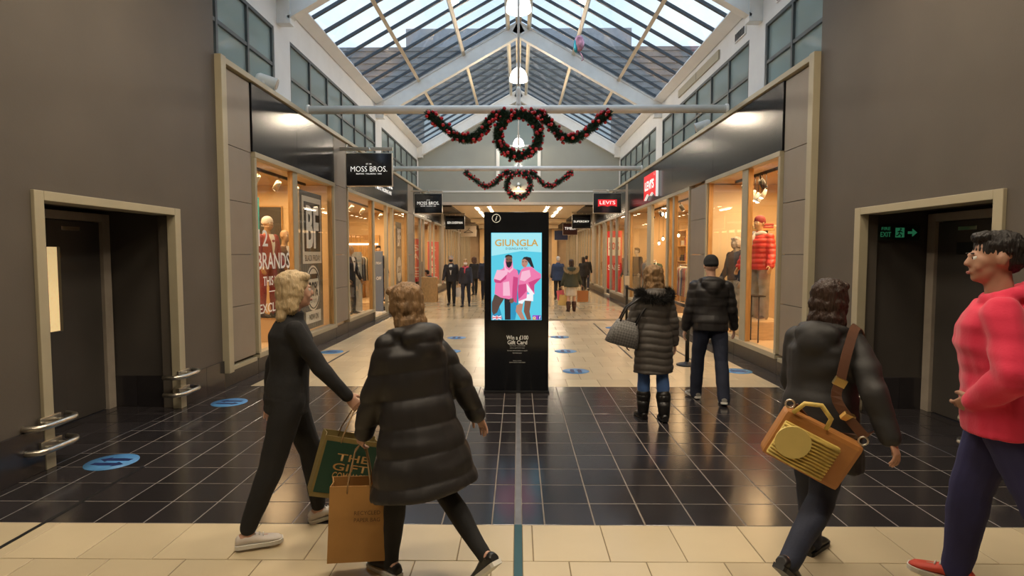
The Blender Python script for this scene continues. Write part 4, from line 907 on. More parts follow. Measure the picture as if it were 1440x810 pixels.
def make_rig(H, pose, fem):
    g = Rig(); s = g.s = H/1.75; g.fem = fem
    l = R(pose.get('lean', 4)); tw = R(pose.get('twist', 0))
    u = g.u = Vector((0, math.sin(l), math.cos(l))); v = g.v = Vector((0, math.cos(l), -math.sin(l)))
    P = Vector((0, 0, 0)); hw = .088*s; g.leg = {}
    for sd, key in ((-1, 'L'), (1, 'R')):
        a, k, fp, ab, yaw = (tuple(pose.get('leg'+key, (0, 2, 0, 2, 8)))+(8,))[:5]
        hip = P+Vector((sd*hw, 0, -.01*s))
        d1 = Vector((sd*math.sin(R(ab)), math.sin(R(a)), -math.cos(R(a)))).normalized(); a2 = a-k
        d2 = Vector((sd*math.sin(R(ab))*.3, math.sin(R(a2)), -math.cos(R(a2)))).normalized()
        kn = hip+d1*.43*s; an = kn+d2*.41*s
        fx = Vector((sd*math.sin(R(yaw)), math.cos(R(yaw)), 0)); fwd = (fx*math.cos(R(fp))+Z3*math.sin(R(fp))).normalized(); up = (Z3*math.cos(R(fp))-fx*math.sin(R(fp))).normalized()
        g.leg[key] = [hip, kn, an, fwd, up]
    low = min((an-up*.085*s+fwd*t*s).z for h_, k_, an, fwd, up in g.leg.values() for t in (-.06, .19))
    off = Vector((0, 0, -low))
    for key in g.leg:
        L = g.leg[key]; g.leg[key] = [L[0]+off, L[1]+off, L[2]+off, L[3], L[4]]
    g.P = P+off
    ctw, stw = math.cos(tw), math.sin(tw)
    def T(x, y, h, k=1.0):
        q = max(0, min(1, h/.45)); c_, s_ = math.cos(tw*q), math.sin(tw*q)
        x, y = x*c_-y*s_, x*s_+y*c_
        return g.P+X3*x*s+v*y*s+u*h*s
    g.T = T
    sw = .158 if fem else .182
    g.arm = {}
    for sd, key in ((-1, 'L'), (1, 'R')):
        a, ab, e, inn = (tuple(pose.get('arm'+key, (0, 8, 12, 0)))+(0,))[:4]
        sh = T(sd*sw, 0, .445)
        dirr = lambda f, b: Vector((sd*math.sin(R(b)), math.sin(R(f))*math.cos(R(b)), -math.cos(R(f))*math.cos(R(b)))).normalized()
        d1 = dirr(a, ab); d2 = dirr(a+e, ab-inn); el = sh+d1*.29*s; wr = el+d2*.245*s
        g.arm[key] = [sh, el, wr, d2, sd]
    hy, hp = pose.get('head', (0, 0))
    g.neck = T(0, -.005, .50); g.hb = T(0, .018, .575)
    g.hr = (Matrix.Rotation(R(hy), 3, 'Z') @ Matrix.Rotation(R(-hp-pose.get('lean', 4)*.3), 3, 'X')).copy()
    g.Hd = lambda x, y, z: g.hb+g.hr @ (Vector((x, y, z))*s)
    return g
def head_mesh(mb, g):
    s = g.s; E_ = lambda c, r, u=16, v=11: mb.ell(g.Hd(*c), [k*s for k in r], g.hr, u, v)
    f = .94 if g.fem else 1.0
    E_((0, -.012, .125), (.074*f, .093, .098)); E_((0, .030, .060), (.056*f, .062, .070)); E_((0, .060, .022), (.030*f, .030, .022)); E_((0, .045, .095), (.062*f, .052, .05))
    E_((0, .084, .128), (.045, .012, .010), 10, 6); E_((.036*f, .068, .072), (.02, .02, .022), 10, 6); E_((-.036*f, .068, .072), (.02, .02, .022), 10, 6)
    sect(mb, [(g.Hd(0, .088, .120), .007*s, .008*s, g.hr @ X3, g.hr @ Y3), (g.Hd(0, .100, .098), .011*s, .012*s, g.hr @ X3, g.hr @ Y3), (g.Hd(0, .103, .083), .016*s, .013*s, g.hr @ X3, g.hr @ Y3), (g.Hd(0, .092, .074), .012*s, .008*s, g.hr @ X3, g.hr @ Y3)], 8)
    E_((0, .088, .048), (.022, .010, .009), 10, 6)
    for sd in (-1, 1): E_((sd*.076*f, -.008, .098), (.010, .020, .031), 10, 7)
def hand_mesh(g, key, curl, spread=1.0):
    sh, el, wr, d, sd = g.arm[key]; s = g.s*(.92 if g.fem else 1.0); mb = MB()
    pn = (X3*-sd-d*(X3*-sd).dot(d)).normalized()       # palm faces the thigh
    sp = d.cross(pn)*(1 if d.cross(pn).dot(Y3) > 0 else -1)   # towards the thumb (forward)
    c = lambda a, b, n: wr+d*a*s+sp*b*s+pn*n*s
    sect(mb, [(c(-.03, 0, 0), .027*s, .021*s, sp, pn), (c(.01, 0, 0), .030*s, .018*s, sp, pn), (c(.05, 0, .0), .040*s, .016*s, sp, pn), (c(.088, 0, 0), .040*s, .013*s, sp, pn)], 12)
    for i, (b, L) in enumerate(((.030, .070), (.010, .080), (-.010, .074), (-.029, .058))):
        p = c(.082, b, 0); pts = [p]; rs = [.0093*s]
        for k, fr in enumerate((.45, .32, .23)):
            ang = curl*(.35+.35*k)+.06*i*curl
            dd = (d*math.cos(ang)+pn*math.sin(ang)+sp*(1.5-i)*.07*spread).normalized()
            p = p+dd*L*fr*s; pts.append(p); rs.append((.0090, .0082, .0070)[k]*s)
        limb(mb, pts, rs, 8)
    t0 = c(.02, .026, .006); t1 = c(.05, .050, .016+.008*curl); t2 = c(.080, .054, .024+.016*curl); limb(mb, [t0, t1, t2], [.015*s, .0115*s, .0085*s], 8)
    g.grip = getattr(g, 'grip', {}); g.grip[key] = c(.088, 0, .022)
    return bake(mb, [('REMESH', dict(mode='VOXEL', voxel_size=.0045)), ('SMOOTH', dict(factor=.5, iterations=2))])
def join_mesh(a, b):
    bm = bmesh.new(); bm.from_mesh(a); bm.from_mesh(b); bm.to_mesh(a); bm.free(); bpy.data.meshes.remove(b); return a
def soft(mb, vox, it=4): return bake(mb, [('REMESH', dict(mode='VOXEL', voxel_size=vox)), ('SMOOTH', dict(factor=.6, iterations=it))])
def displace(me, fn):
    nr = [v.normal.copy() for v in me.vertices]
    for v, n in zip(me.vertices, nr): v.co += n*fn(v.co, n)
    me.shade_smooth()
    return me
def body(g, look, vox, hands):
    s, T = g.s, g.T; mb = MB(); f = g.fem
    secs = [(-.06, .15, .10, 0), (.0, .165, .115, -.01), (.10, .142, .098, 0), (.19, .128 if f else .142, .09, .005), (.30, .142 if f else .158, .105, .01), (.38, .15 if f else .172, .108, .008), (.45, .13 if f else .155, .085, 0), (.50, .07, .06, -.005)]
    w = look.get('w', 1)
    sect(mb, [(T(0, y, h), rx*s*w, ry*s*w, X3, g.v) for h, rx, ry, y in secs])
    limb(mb, [T(0, -.004, .46), g.Hd(0, -.008, .05)], [.058*s*(.86 if f else 1), .052*s*(.86 if f else 1)])
    for k in 'LR':
        hip, kn, an, fw, up = g.leg[k]
        limb(mb, [hip, kn, an], [.082*s*w, .052*s, .036*s], bulge=(1.02, 1.22)); limb(mb, [an-up*.03*s-fw*.03*s, an-up*.055*s+fw*.13*s], [.035*s, .022*s])
        sh, el, wr, d, sd = g.arm[k]; limb(mb, [sh, el, wr], [.050*s*(.86 if f else 1), .037*s*(.88 if f else 1), .026*s], bulge=(1.05, 1.12))
    head_mesh(mb, g)
    me = soft(mb, vox, 3)
    for k in 'LR': me = join_mesh(me, hand_mesh(g, k, look.get('curl', {}).get(k, .55)))
    me.shade_smooth(); me.materials.append(look['skin']); return me
def top(g, o, vox):
    s, T = g.s, g.T; mb = MB(); f = g.fem; e = o.get('ease', .03); hem = o.get('hem', -.08); fl = o.get('flare', .02); w = o.get('w', 1)
    hp = (.165, .115, -.01)
    secs = []
    if hem < -.1: secs += [(hem, hp[0]+e+fl, hp[1]+e+fl, 0), (hem*.6, hp[0]+e+fl*.7, hp[1]+e+fl*.7, 0), (-.06, hp[0]+e+fl*.2, hp[1]+e+fl*.2, -.005)]
    else: secs += [(hem, hp[0]+e, hp[1]+e, -.008)]
    secs += [(.03, .163+e, .114+e, -.008), (.17, (.138 if f else .148)+e*(.8 if o.get('waist') else 1), .098+e, 0), (.30, (.146 if f else .16)+e, .112+e, .006), (.39, (.155 if f else .176)+e*.8, .112+e, 0), (.455, (.135 if f else .158)+e*.6, .088+e*.8, -.005), (.50, .082+e*.4, .066+e*.5, -.008)]
    if hem < -.1: secs = secs[:2]+secs[2:]
    sect(mb, [(T(0, y, h), rx*s*w, ry*s*w, X3, g.v) for h, rx, ry, y in secs], 20)
    sl = o.get('sleeve', .022)
    for k in 'LR':
        sh, el, wr, d, sd = g.arm[k]
        if o.get('short'): limb(mb, [sh, sh.lerp(el, .6)], [(.056+sl*.5)*s, (.046+sl)*s]); continue
        limb(mb, [sh, el, wr.lerp(el, .03)], [(.052+sl*.6)*s, (.040+sl)*s, (.030+sl*o.get('cuff', .8))*s])
    if o.get('collar'): sect(mb, [(T(0, -.01, .48), .088*s, .082*s, X3, g.v), (T(0, .0, .55), .078*s, .076*s, X3, g.v)], 16)
    if o.get('hood'):
        k = o['hood']
        mb.ell(T(0, -.085-e*.5, .475), (.125*s*k, .062*s*k, .085*s*k)); mb.ell(T(0, -.11-e*.5, .43), (.085*s*k, .048*s*k, .085*s*k))
        for i in range(13):
            a = math.pi*(i/12)*1.5-math.pi*.25
            mb.ell(T(.108*math.cos(a)*k, -.02-.07*math.sin(a)*k, .505+.022*math.sin(a)), (.034*s*k, .034*s*k, .036*s*k), u=10, v=6)
    me = soft(mb, vox, o.get('smooth', 5))
    sp, am = o.get('quilt', (0, 0)); P, u = g.P, g.u; wr_ = o.get('wrinkle', .006)
    def fn(co, n):
        r = wr_*noise.noise(Vector((co.x*9, co.y*9, co.z*5)))+wr_*.7*noise.noise(Vector((co.x*4+7, co.y*4, co.z*16)))
        if sp: 
            h = (co-P).dot(u)/s+.012*math.sin(co.x*14)*(1 if o.get('chevron') else .3); r += am*(abs(math.sin(math.pi*h/sp))**.55-1)
        return r
    displace(me, fn); me.materials.append(o['mat']); return me
def legs(g, o, vox):
    s, T = g.s, g.T; mb = MB(); e = o.get('ease', .014); w = o.get('w', 1)
    if o.get('kind') == 'skirt':
        sect(mb, [(T(0, 0, -.42), .19*s, .15*s, X3, g.v), (T(0, 0, -.2), .19*s, .14*s, X3, g.v), (T(0, 0, .03), .165*s, .12*s, X3, g.v)])
    else:
        sect(mb, [(T(0, -.012, -.07), .15*s+e, .105*s+e, X3, g.v), (T(0, -.01, -.0), .168*s*w+e, .12*s*w+e, X3, g.v), (T(0, 0, .11), .145*s+e, .10*s+e, X3, g.v)])
        for k in 'LR':
            hip, kn, an, fw, up = g.leg[k]; ank = o.get('ankle', .05); end = an-up*o.get('drop', .02)*s
            limb(mb, [hip, kn, end], [(.085*w)*s+e, .056*s*w+e, ank*s], bulge=(1.03, 1.06 if o.get('loose') else 1.16))
    me = soft(mb, vox, 4); wr_ = o.get('wrinkle', .006)
    displace(me, lambda co, n: wr_*noise.noise(Vector((co.x*7, co.y*7, co.z*11)))); me.materials.append(o['mat']); return me
def shoe(g, key, o, root):
    s = g.s; hip, kn, an, fw, up = g.leg[key]; sidev = fw.cross(up); base = an-up*.085*s
    kind = o.get('kind', 'shoe'); k = o.get('k', 1.0)
    prof = [(-.072, .026, .060), (-.055, .034, .080), (-.01, .036, .092), (.04, .039, .080), (.09, .044, .060), (.14, .046, .050), (.175, .038, .042), (.195, .018, .028)]
    def ring(t, w, h, z0): return [base+fw*t*s*k+sidev*(w*math.cos(a)*s*k*(1 if math.sin(a) > -.3 else .96))+up*((z0+(h-z0)*(.5+.5*math.sin(a)))*s) for a in (2*math.pi*j/14 for j in range(14))]
    mb = MB(); mb.loft([ring(t, w, h, .014) for t, w, h in prof])
    if kind == 'boot': limb(mb, [an-up*.03*s, an.lerp(kn, .30), an.lerp(kn, .46)], [.060*s, .076*s, .084*s]); mb.box(0, 0, 0, 0, 0, 0) if False else None
    o_ = mb.build('boot' if kind == 'boot' else 'shoe', o['mat'], root)
    mb = MB(); mb.loft([[base+fw*t*s*k+sidev*(w*1.08*s*k*math.cos(a))+up*z*s for a in (0,)] or [] for t, w, z in ()] or [[base+fw*(t*1.03)*s*k+sidev*(w*1.1*s*k*q)+up*z*s for q, z in ((-1, .0), (1, .0), (1.04, .024), (-1.04, .024))] for t, w, h in prof], smooth=False)
    mb.build('sole', o.get('sole', BLACK), o_)
    if o.get('laces'):
        mb = MB()
        for i in range(4): c = base+fw*(.02+i*.022)*s+up*(.088-i*.008)*s; mb.cyl(c-sidev*.022*s, c+sidev*.022*s, .0035*s, 6)
        mb.build('laces', o.get('sole'), o_)
def hair(g, o, vox):
    s = g.s; mb = MB(); E_ = lambda c, r: mb.ell(g.Hd(*c), [k*s for k in r], g.hr, 16, 10)
    st = o['style']; f = .95 if g.fem else 1.0
    if st == 'beanie':
        E_((0, -.012, .150), (.086, .104, .092)); E_((0, -.022, .125), (.085, .103, .05)); amp, fr = .0025, 60
    elif st == 'short':
        E_((0, -.022, .150), (.080, .098, .085)); E_((0, -.055, .100), (.072, .058, .065)); E_((0, .035, .205), (.06, .05, .028)); amp, fr = .006, 30
    elif st == 'bald': E_((0, -.03, .15), (.07, .08, .06)); amp, fr = .002, 30
    else:
        ln = o.get('len', .16); wd = o.get('wide', 1.0)
        E_((0, -.024, .150), (.086*wd, .105, .090)); E_((0, -.055, .085), (.084*wd, .066, .085))
        for sd in (-1, 1):
            E_((sd*.064*wd, -.012, .10), (.026*wd, .056, .085)); E_((sd*.060*wd, -.03, .10-ln*.62), (.034*wd, .045, ln*.55)); E_((sd*.035, .045, .195), (.045, .038, .028))
        E_((0, -.075, .09-ln*.62), (.078*wd, .042, ln*.62)); E_((.03, -.085, .05-ln*.8), (.05*wd, .035, ln*.45)); E_((-.035, -.08, .05-ln*.75), (.05*wd, .035, ln*.45))
        amp, fr = .009 if o.get('wavy') else .006, 38
    me = soft(mb, vox, 3)
    inv = g.hr.inverted()
    def fn(co, n):
        q = inv @ (co-g.hb); a = math.atan2(q.x, q.y+.02)
        if st == 'beanie': return amp*math.sin(a*40)*.6
        return amp*math.sin(a*fr+5*noise.noise(q*14)+(8*q.z*(4 if o.get('wavy') else 1)))*.5+amp*1.3*noise.noise(q*(26 if o.get('wavy') else 40))
    displace(me, fn); me.materials.append(o['mat']); return me
def fur_ring(g, o, parent, name='fur_trim'):
    """bushy band round the hood lying on the shoulders"""
    s, T = g.s, g.T; rnd = random.Random(3); mb = MB(); bm = mb.bm; m = o['mat']; wide = o.get('wide', .165); drop = o.get('drop', .06)
    for i in range(2600):
        a = rnd.uniform(-.1*math.pi, 1.1*math.pi); c = T(wide*math.cos(a), -.04-.115*math.sin(a), .49-drop*math.sin(a)); 
        d = Vector((rnd.gauss(0, 1), rnd.gauss(0, 1), rnd.gauss(.1, 1))).normalized(); w = d.orthogonal().normalized()*.010*s
        b0 = c-d*.01*s; v = [bm.verts.new(p) for p in (b0+w, b0-w*.5+d.cross(w)*.9, b0-w*.5-d.cross(w)*.9, c+d*rnd.uniform(.06, .10)*s)]
        for q in ((0, 1, 2), (0, 3, 1), (1, 3, 2), (2, 3, 0)): bm.faces.new([v[j] for j in q])
    mb.mi(m); return mb.build(name, None, parent, kind='stuff')
def person(label, loc, rz, H, pose, look, vox=.012, name='person', cat='person', group=None, hands=True):
    g = make_rig(H, pose, look.get('fem', False)); root = thing(name, label, cat, loc, R(rz), group)
    near = vox < .013
    link('body', body(g, look, .0075 if near else .012, hands), root)
    if 'legs' in look: link('skirt' if look['legs'].get('kind') == 'skirt' else 'trousers', legs(g, look['legs'], vox), root)
    tp = link(look['top'].get('name', 'jacket'), top(g, look['top'], vox), root)
    if 'fur' in look: fur_ring(g, look['fur'], tp)
    if 'shoe' in look:
        for k in 'LR': shoe(g, k, look['shoe'], root)
    if 'hair' in look: link('knitted_hat' if look['hair']['style'] == 'beanie' else 'hair', hair(g, look['hair'], .009 if near else .012), root)
    s = g.s
    for sd in (-1, 1):
        e = MB().ell(g.Hd(sd*.031, .077, .112), [.0125*s]*3, g.hr, 10, 7).build('eye', EYEW, root); MB().ell(g.Hd(sd*.031, .0865, .112), [.006*s, .004*s, .006*s], g.hr, 8, 5).build('iris', EYEP, e)
        MB().ell(g.Hd(sd*.032, .088, .134), [.020*s, .006*s, .004*s], g.hr, 8, 5).build('eyebrow', look.get('hair', {}).get('mat', EYEP), root)
    MB().ell(g.Hd(0, .097, .046), [.021*s, .006*s, .008*s], g.hr, 10, 6).build('lips', LIP, root)
    if 'mask' in look:
        mb = MB(); sect(mb, [(g.Hd(0, .03, .012), .050*s, .062*s, g.hr @ X3, g.hr @ Y3), (g.Hd(0, .036, .04), .064*s, .070*s, g.hr @ X3, g.hr @ Y3), (g.Hd(0, .042, .075), .068*s, .073*s, g.hr @ X3, g.hr @ Y3), (g.Hd(0, .04, .096), .062*s, .068*s, g.hr @ X3, g.hr @ Y3)], 16)
        mk = mb.build('face_mask', look['mask'], root)
        for sd in (-1, 1): MB().tube([g.Hd(sd*.064, .04, .08), g.Hd(sd*.08, 0, .095), g.Hd(sd*.083, -.02, .11)], .003*s, 5).build('ear_loop', look['mask'], mk)
    if 'scarf' in look:
        mb = MB(); mb.tube([g.T(.085*math.cos(a), .01+.085*math.sin(a), .505+.012*math.sin(3*a)) for a in (2*math.pi*i/20 for i in range(20))], .035*s, 10, closed=True); mb.tube([g.T(.0, .10, .5), g.T(.02, .15, .42), g.T(.02, .16, .30)], [.03*s, .035*s, .03*s], 8, flat=(1.3, .5)); mb.build('scarf', look['scarf'], root)
    if 'shirt' in look: MB().loft([[g.T(x*w, .112+d, h) for x in (-1, -.3, .3, 1)]+[g.T(x*w, .10+d, h) for x in (1, -1)] for h, w, d in ((.14, .006, .03), (.30, .03, .035), (.44, .055, .005), (.5, .045, -.02))], smooth=False).build('shirt_front', look['shirt'], root)
    return root, g
def to_world(root, p):
    return Matrix.Translation(root.location) @ Matrix.Rotation(root.rotation_euler.z, 4, 'Z') @ Vector(p)
# ---------------------------------------------------------------- fabrics
BLK = mat('black_wool', (.012, .012, .013), .85, var=.2, bump=.15, bs=60); BLKP = mat('black_puffer_nylon', (.017, .015, .015), .5, var=.2, bump=.1, bs=25)
GREYP = mat('grey_puffer_nylon', (.075, .066, .058), .55, var=.15, bump=.1, bs=25); NAVYJ = mat('dark_navy_denim', (.016, .021, .042), .8, var=.25, bump=.2, bs=80); BLUEJ = mat('blue_denim', (.07, .15, .36), .8, var=.2, bump=.2, bs=80)
RED_H = mat('coral_red_fleece', (.66, .022, .07), .85, var=.06, vs=3, bump=.12, bs=90, sheen=.2); NAVYT = mat('navy_sweat_trousers', (.022, .022, .085), .85, var=.15, bump=.15, bs=60)
BLOND = mat('blond_hair', (.46, .31, .15), .5, var=.3, vs=2.2, bump=.9, bs=9, stretch=(14, 14, 1.6)); DBLOND = mat('dark_blond_hair', (.27, .16, .075), .5, var=.45, vs=2.2, bump=.9, bs=9, stretch=(14, 14, 1.6)); BROWNH = mat('dark_brown_hair', (.035, .018, .012), .45, var=.4, vs=2.2, bump=.9, bs=9, stretch=(14, 14, 1.6)); BLKH = mat('black_hair', (.012, .009, .008), .45, var=.3, vs=2.2, bump=.9, bs=9, stretch=(14, 14, 1.6)); GREYH = mat('grey_hair', (.42, .40, .38), .6, var=.2, vs=2.2, bump=.9, bs=9, stretch=(14, 14, 1.6))
WSHOE = mat('white_trainer_leather', (.68, .62, .56), .5, var=.08); GSHOE = mat('grey_trainer_fabric', (.22, .21, .19), .7, var=.2); WSOLE = mat('white_rubber_sole', (.72, .70, .64), .6); BSHOE = mat('black_leather', (.014, .013, .013), .35); RSHOE = mat('red_trainer_fabric', (.6, .06, .03), .6); OLIVE = mat('olive_parka_cotton', (.045, .05, .03), .8, var=.15)
FURB = mat('black_fur', (.012, .011, .010), .8); FURC = mat('cream_fur', (.55, .42, .24), .8, var=.2)
# ---------------------------------------------------------------- near figures
A, gA = person('blond woman in black jumper and trousers walking right past the left door recess', (-1.47, 3.60, 0), -62, 1.73,
    dict(lean=4, legR=(-16, 4, 0, 1, 4), legL=(20, 14, 6, 1, 4), armR=(30, 8, 10, 0), armL=(-20, 8, 15, 0), head=(0, 0)),
    dict(fem=True, skin=SKIN['light'], hair=dict(style='bob', mat=mat('pale_blond_hair', (.56, .42, .24), .5, var=.25, vs=2.2, bump=.9, bs=9, stretch=(14, 14, 1.6)), len=.13, wide=1.15), top=dict(name='jumper', mat=BLK, hem=-.10, ease=.022, sleeve=.014, collar=True), legs=dict(mat=BLK, ease=.02, ankle=.05, loose=True, drop=-.03), shoe=dict(mat=WSHOE, sole=WSOLE, laces=True), curl={'R': 1.3}), .010)
Bp, gB = person('woman with dark blond hair in a black hooded puffer coat walking left, back turned', (-.55, 3.12, 0), 48, 1.67,
    dict(lean=9, legR=(-15, 36, -44, 2, 4), legL=(12, 5, 0, 2, 4), armR=(-24, 24, 10, 0), armL=(14, 8, 10, 4), head=(5, 6)),
    dict(fem=True, skin=SKIN['light'], w=1.05, hair=dict(style='bob', mat=DBLOND, len=.17, wide=1.1), top=dict(name='puffer_coat', mat=BLKP, hem=-.38, ease=.078, flare=.09, sleeve=.042, quilt=(.15, .011), hood=1.2, collar=True, wrinkle=.009), legs=dict(mat=BLK, ease=.006, ankle=.042), shoe=dict(mat=BSHOE, sole=WSOLE), curl={'L': 1.4, 'R': .5}), .010)
C, gC = person('dark haired woman in black jacket with tan shoulder bag walking right', (1.69, 3.20, 0), -52, 1.70,
    dict(lean=7, legL=(16, 4, 0, 2, 4), legR=(-22, 36, -40, 2, 4), armR=(-26, 30, 18, 6), armL=(10, 10, 34, 10), head=(0, 4)),
    dict(fem=True, skin=SKIN['mid'], w=1.06, hair=dict(style='bob', mat=BROWNH, len=.18, wide=1.12), top=dict(mat=mat('black_waxed_cotton', (.020, .019, .019), .6, var=.2, bump=.15, bs=25), hem=-.26, ease=.055, flare=.035, sleeve=.03, hood=1.05, collar=True, wrinkle=.012), legs=dict(mat=NAVYJ, ease=.016, ankle=.055, loose=True), shoe=dict(mat=BSHOE, sole=BLACK), curl={'R': 1.0}), .010)
D, gD = person('dark haired man in coral red hoodie and navy trousers at the right edge', (2.47, 2.90, 0), 52, 1.95,
    dict(lean=4, legR=(14, 8, 0, 2, 6), legL=(-20, 30, -30, 3, 6), armL=(-10, 26, 52, 66), armR=(-12, 14, 20, 0), head=(16, 2)),
    dict(skin=SKIN['mid'], w=1.15, hair=dict(style='short', mat=BLKH), top=dict(name='hoodie', mat=RED_H, hem=-.10, ease=.035, sleeve=.036, hood=1.2, wrinkle=.014, cuff=.5, w=1.16), legs=dict(mat=NAVYT, ease=.03, ankle=.062, loose=True, w=1.1), shoe=dict(mat=RSHOE, sole=WSOLE, laces=True), curl={'L': .9}), .010)
Ep, gE = person('woman in a long grey quilted coat and blue jeans walking away', (1.47, 6.22, 0), 4, 1.69,
    dict(lean=2, legL=(4, 3, 0, 1, 6), legR=(-5, 6, -4, 1, 6), armL=(0, 16, 24, 10), armR=(-6, 12, 16, 4), head=(-6, 4)),
    dict(fem=True, skin=SKIN['light'], w=1.04, hair=dict(style='long', mat=mat('highlighted_brown_hair', (.24, .14, .06), .5, var=.5, vs=2.2, bump=.9, bs=9, stretch=(14, 14, 1.6)), len=.17, wide=1.28, wavy=True), top=dict(name='quilted_coat', mat=GREYP, hem=-.40, ease=.05, flare=.012, sleeve=.030, quilt=(.075, .010), chevron=True, hood=1.0, waist=True), fur=dict(mat=FURB), legs=dict(mat=BLUEJ, ease=.012, ankle=.052), shoe=dict(kind='boot', mat=BSHOE, sole=BLACK), curl={'L': 1.0}), .010)
F, gF = person('man in black hooded jacket and black knitted hat walking away by the right window', (2.34, 6.98, 0), -6, 1.80,
    dict(lean=2, legR=(-9, 7, -8, 4, 8), legL=(13, 7, 2, 4, 18), armL=(2, 10, 10, 0), armR=(4, 12, 18, 0), head=(0, 2)),
    dict(skin=SKIN['light'], hair=dict(style='beanie', mat=mat('black_knit', (.014, .014, .015), .9, bump=.3, bs=60)), top=dict(mat=BLKP, hem=-.09, ease=.045, sleeve=.034, quilt=(.10, .006), hood=1.1, wrinkle=.012), legs=dict(mat=NAVYJ, ease=.022, ankle=.07, loose=True, drop=.04), shoe=dict(mat=GSHOE, sole=WSOLE, laces=True), curl={'L': .8}), .010)
# ---------------------------------------------------------------- far figures
walkA = dict(lean=3, legR=(10, 4, 0, 2), legL=(-10, 10, -10, 2), armL=(10, 8, 14), armR=(-10, 8, 14)); walkB = dict(lean=3, legL=(12, 5, 0, 2), legR=(-11, 12, -12, 2), armL=(-10, 9, 16), armR=(12, 8, 16))
far = .018
G_, gG = person('man in dark jacket and black face mask walking toward the camera beside a woman', (-2.38, 20.3, 0), 180, 1.78, walkB, dict(skin=SKIN['light'], hair=dict(style='short', mat=GREYH), mask=BLACK, shirt=mat('pale_shirt', (.6, .6, .58), .7), top=dict(mat=mat('dark_jacket', (.014, .015, .02), .7, var=.2), hem=-.10, ease=.03, sleeve=.025, collar=True), legs=dict(mat=BLK, ease=.012, ankle=.05), shoe=dict(mat=BSHOE)), far)
H_, gH = person('woman in navy jacket, white face mask and pink scarf walking toward the camera', (-1.82, 19.8, 0), 180, 1.66, walkA, dict(fem=True, skin=SKIN['light'], hair=dict(style='bob', mat=BLOND, len=.08), mask=mat('white_mask', (.8, .8, .8), .7), scarf=mat('pink_scarf', (.62, .10, .16), .8), top=dict(mat=mat('navy_jacket', (.02, .024, .042), .7, var=.2), hem=-.10, ease=.035, sleeve=.026, collar=True), legs=dict(mat=NAVYJ, ease=.01, ankle=.045), shoe=dict(mat=BSHOE)), far)
I_, gI = person('woman in olive parka with cream fur hood and pale skirt walking away', (1.68, 18.2, 0), 0, 1.66, dict(lean=2, legR=(4, 2, 0, 1), legL=(-4, 4, 0, 1), armL=(2, 16, 20), armR=(4, 20, 30)), dict(fem=True, skin=SKIN['light'], hair=dict(style='bob', mat=BROWNH, len=.06), top=dict(name='parka', mat=OLIVE, hem=-.12, ease=.055, sleeve=.035, hood=1.1, w=1.08), fur=dict(mat=FURC, wide=.20, drop=.13), legs=dict(kind='skirt', mat=mat('pale_skirt', (.55, .48, .38), .8)), shoe=dict(kind='boot', mat=mat('brown_suede', (.07, .03, .018), .8))), far)
J_, gJ = person('white haired man in long blue jacket walking away beside the totem', (1.62, 23.4, 0), 0, 1.74, walkA, dict(skin=SKIN['light'], hair=dict(style='short', mat=mat('white_hair', (.6, .58, .54), .6)), top=dict(mat=mat('blue_jacket', (.02, .04, .10), .7, var=.15), hem=-.2, ease=.05, sleeve=.03, collar=True, w=1.12), legs=dict(mat=BLK, ease=.016, ankle=.055), shoe=dict(mat=BSHOE)), far)
L_, gL = person('person in cream jacket and blue jeans walking away close to the totem', (1.12, 24.3, 0), 0, 1.70, walkB, dict(skin=SKIN['light'], hair=dict(style='short', mat=mat('pale_grey_hair', (.5, .44, .38), .6)), top=dict(mat=mat('cream_jacket', (.52, .45, .34), .8), hem=-.08, ease=.04, sleeve=.03), legs=dict(mat=BLUEJ, ease=.014, ankle=.05), shoe=dict(mat=BSHOE)), far)
K_, gK = person('dark figure in black coat by the far right shops, nearer of two', (3.12, 27.6, 0), 10, 1.70, walkA, dict(fem=True, skin=SKIN['mid'], hair=dict(style='bob', mat=BLKH, len=.14), top=dict(mat=BLK, hem=-.2, ease=.03, sleeve=.02), legs=dict(mat=BLK, ease=.01, ankle=.05), shoe=dict(mat=BSHOE)), far)
M_, gM = person('dark figure in black by the far right shops, farther of two', (3.45, 29.2, 0), -10, 1.76, walkB, dict(skin=SKIN['mid'], hair=dict(style='short', mat=BLKH), top=dict(mat=BLK, hem=-.1, ease=.03, sleeve=.02), legs=dict(mat=NAVYJ, ease=.01, ankle=.05), shoe=dict(mat=WSHOE)), far)
N_, gN = person('man in navy coat walking away, partly behind the left edge of the totem', (-1.32, 22.8, 0), 0, 1.78, walkB, dict(skin=SKIN['light'], hair=dict(style='short', mat=GREYH), top=dict(mat=mat('navy_coat', (.016, .022, .045), .7), hem=-.2, ease=.045, sleeve=.03), legs=dict(mat=NAVYJ, ease=.016, ankle=.055), shoe=dict(mat=BSHOE)), far)
O_, gO = person('curly haired woman in black coat behind the masked couple', (-1.95, 25.4, 0), 20, 1.70, walkA, dict(fem=True, skin=SKIN['light'], hair=dict(style='long', mat=mat('curly_brown_hair', (.10, .05, .03), .7, var=.4, vs=2.2, bump=.9, bs=9, stretch=(14, 14, 1.6)), wide=1.4, wavy=True, len=.1), top=dict(mat=BLK, hem=-.2, ease=.04, sleeve=.03), legs=dict(mat=BLK, ease=.016, ankle=.055), shoe=dict(mat=BSHOE)), far)
Q_, gQ = person('crouching person in black beside the third left shop window', (-3.45, 23.2, 0), 60, 1.68, dict(lean=34, legL=(78, 118, 0, 12), legR=(62, 124, -14, 10), armL=(50, 6, 30), armR=(40, 6, 40), head=(0, -10)), dict(skin=SKIN['mid'], hair=dict(style='short', mat=BLKH), top=dict(mat=BLK, hem=-.06, ease=.04, sleeve=.03), legs=dict(mat=BLK, ease=.016, ankle=.055), shoe=dict(mat=WSHOE)), far)
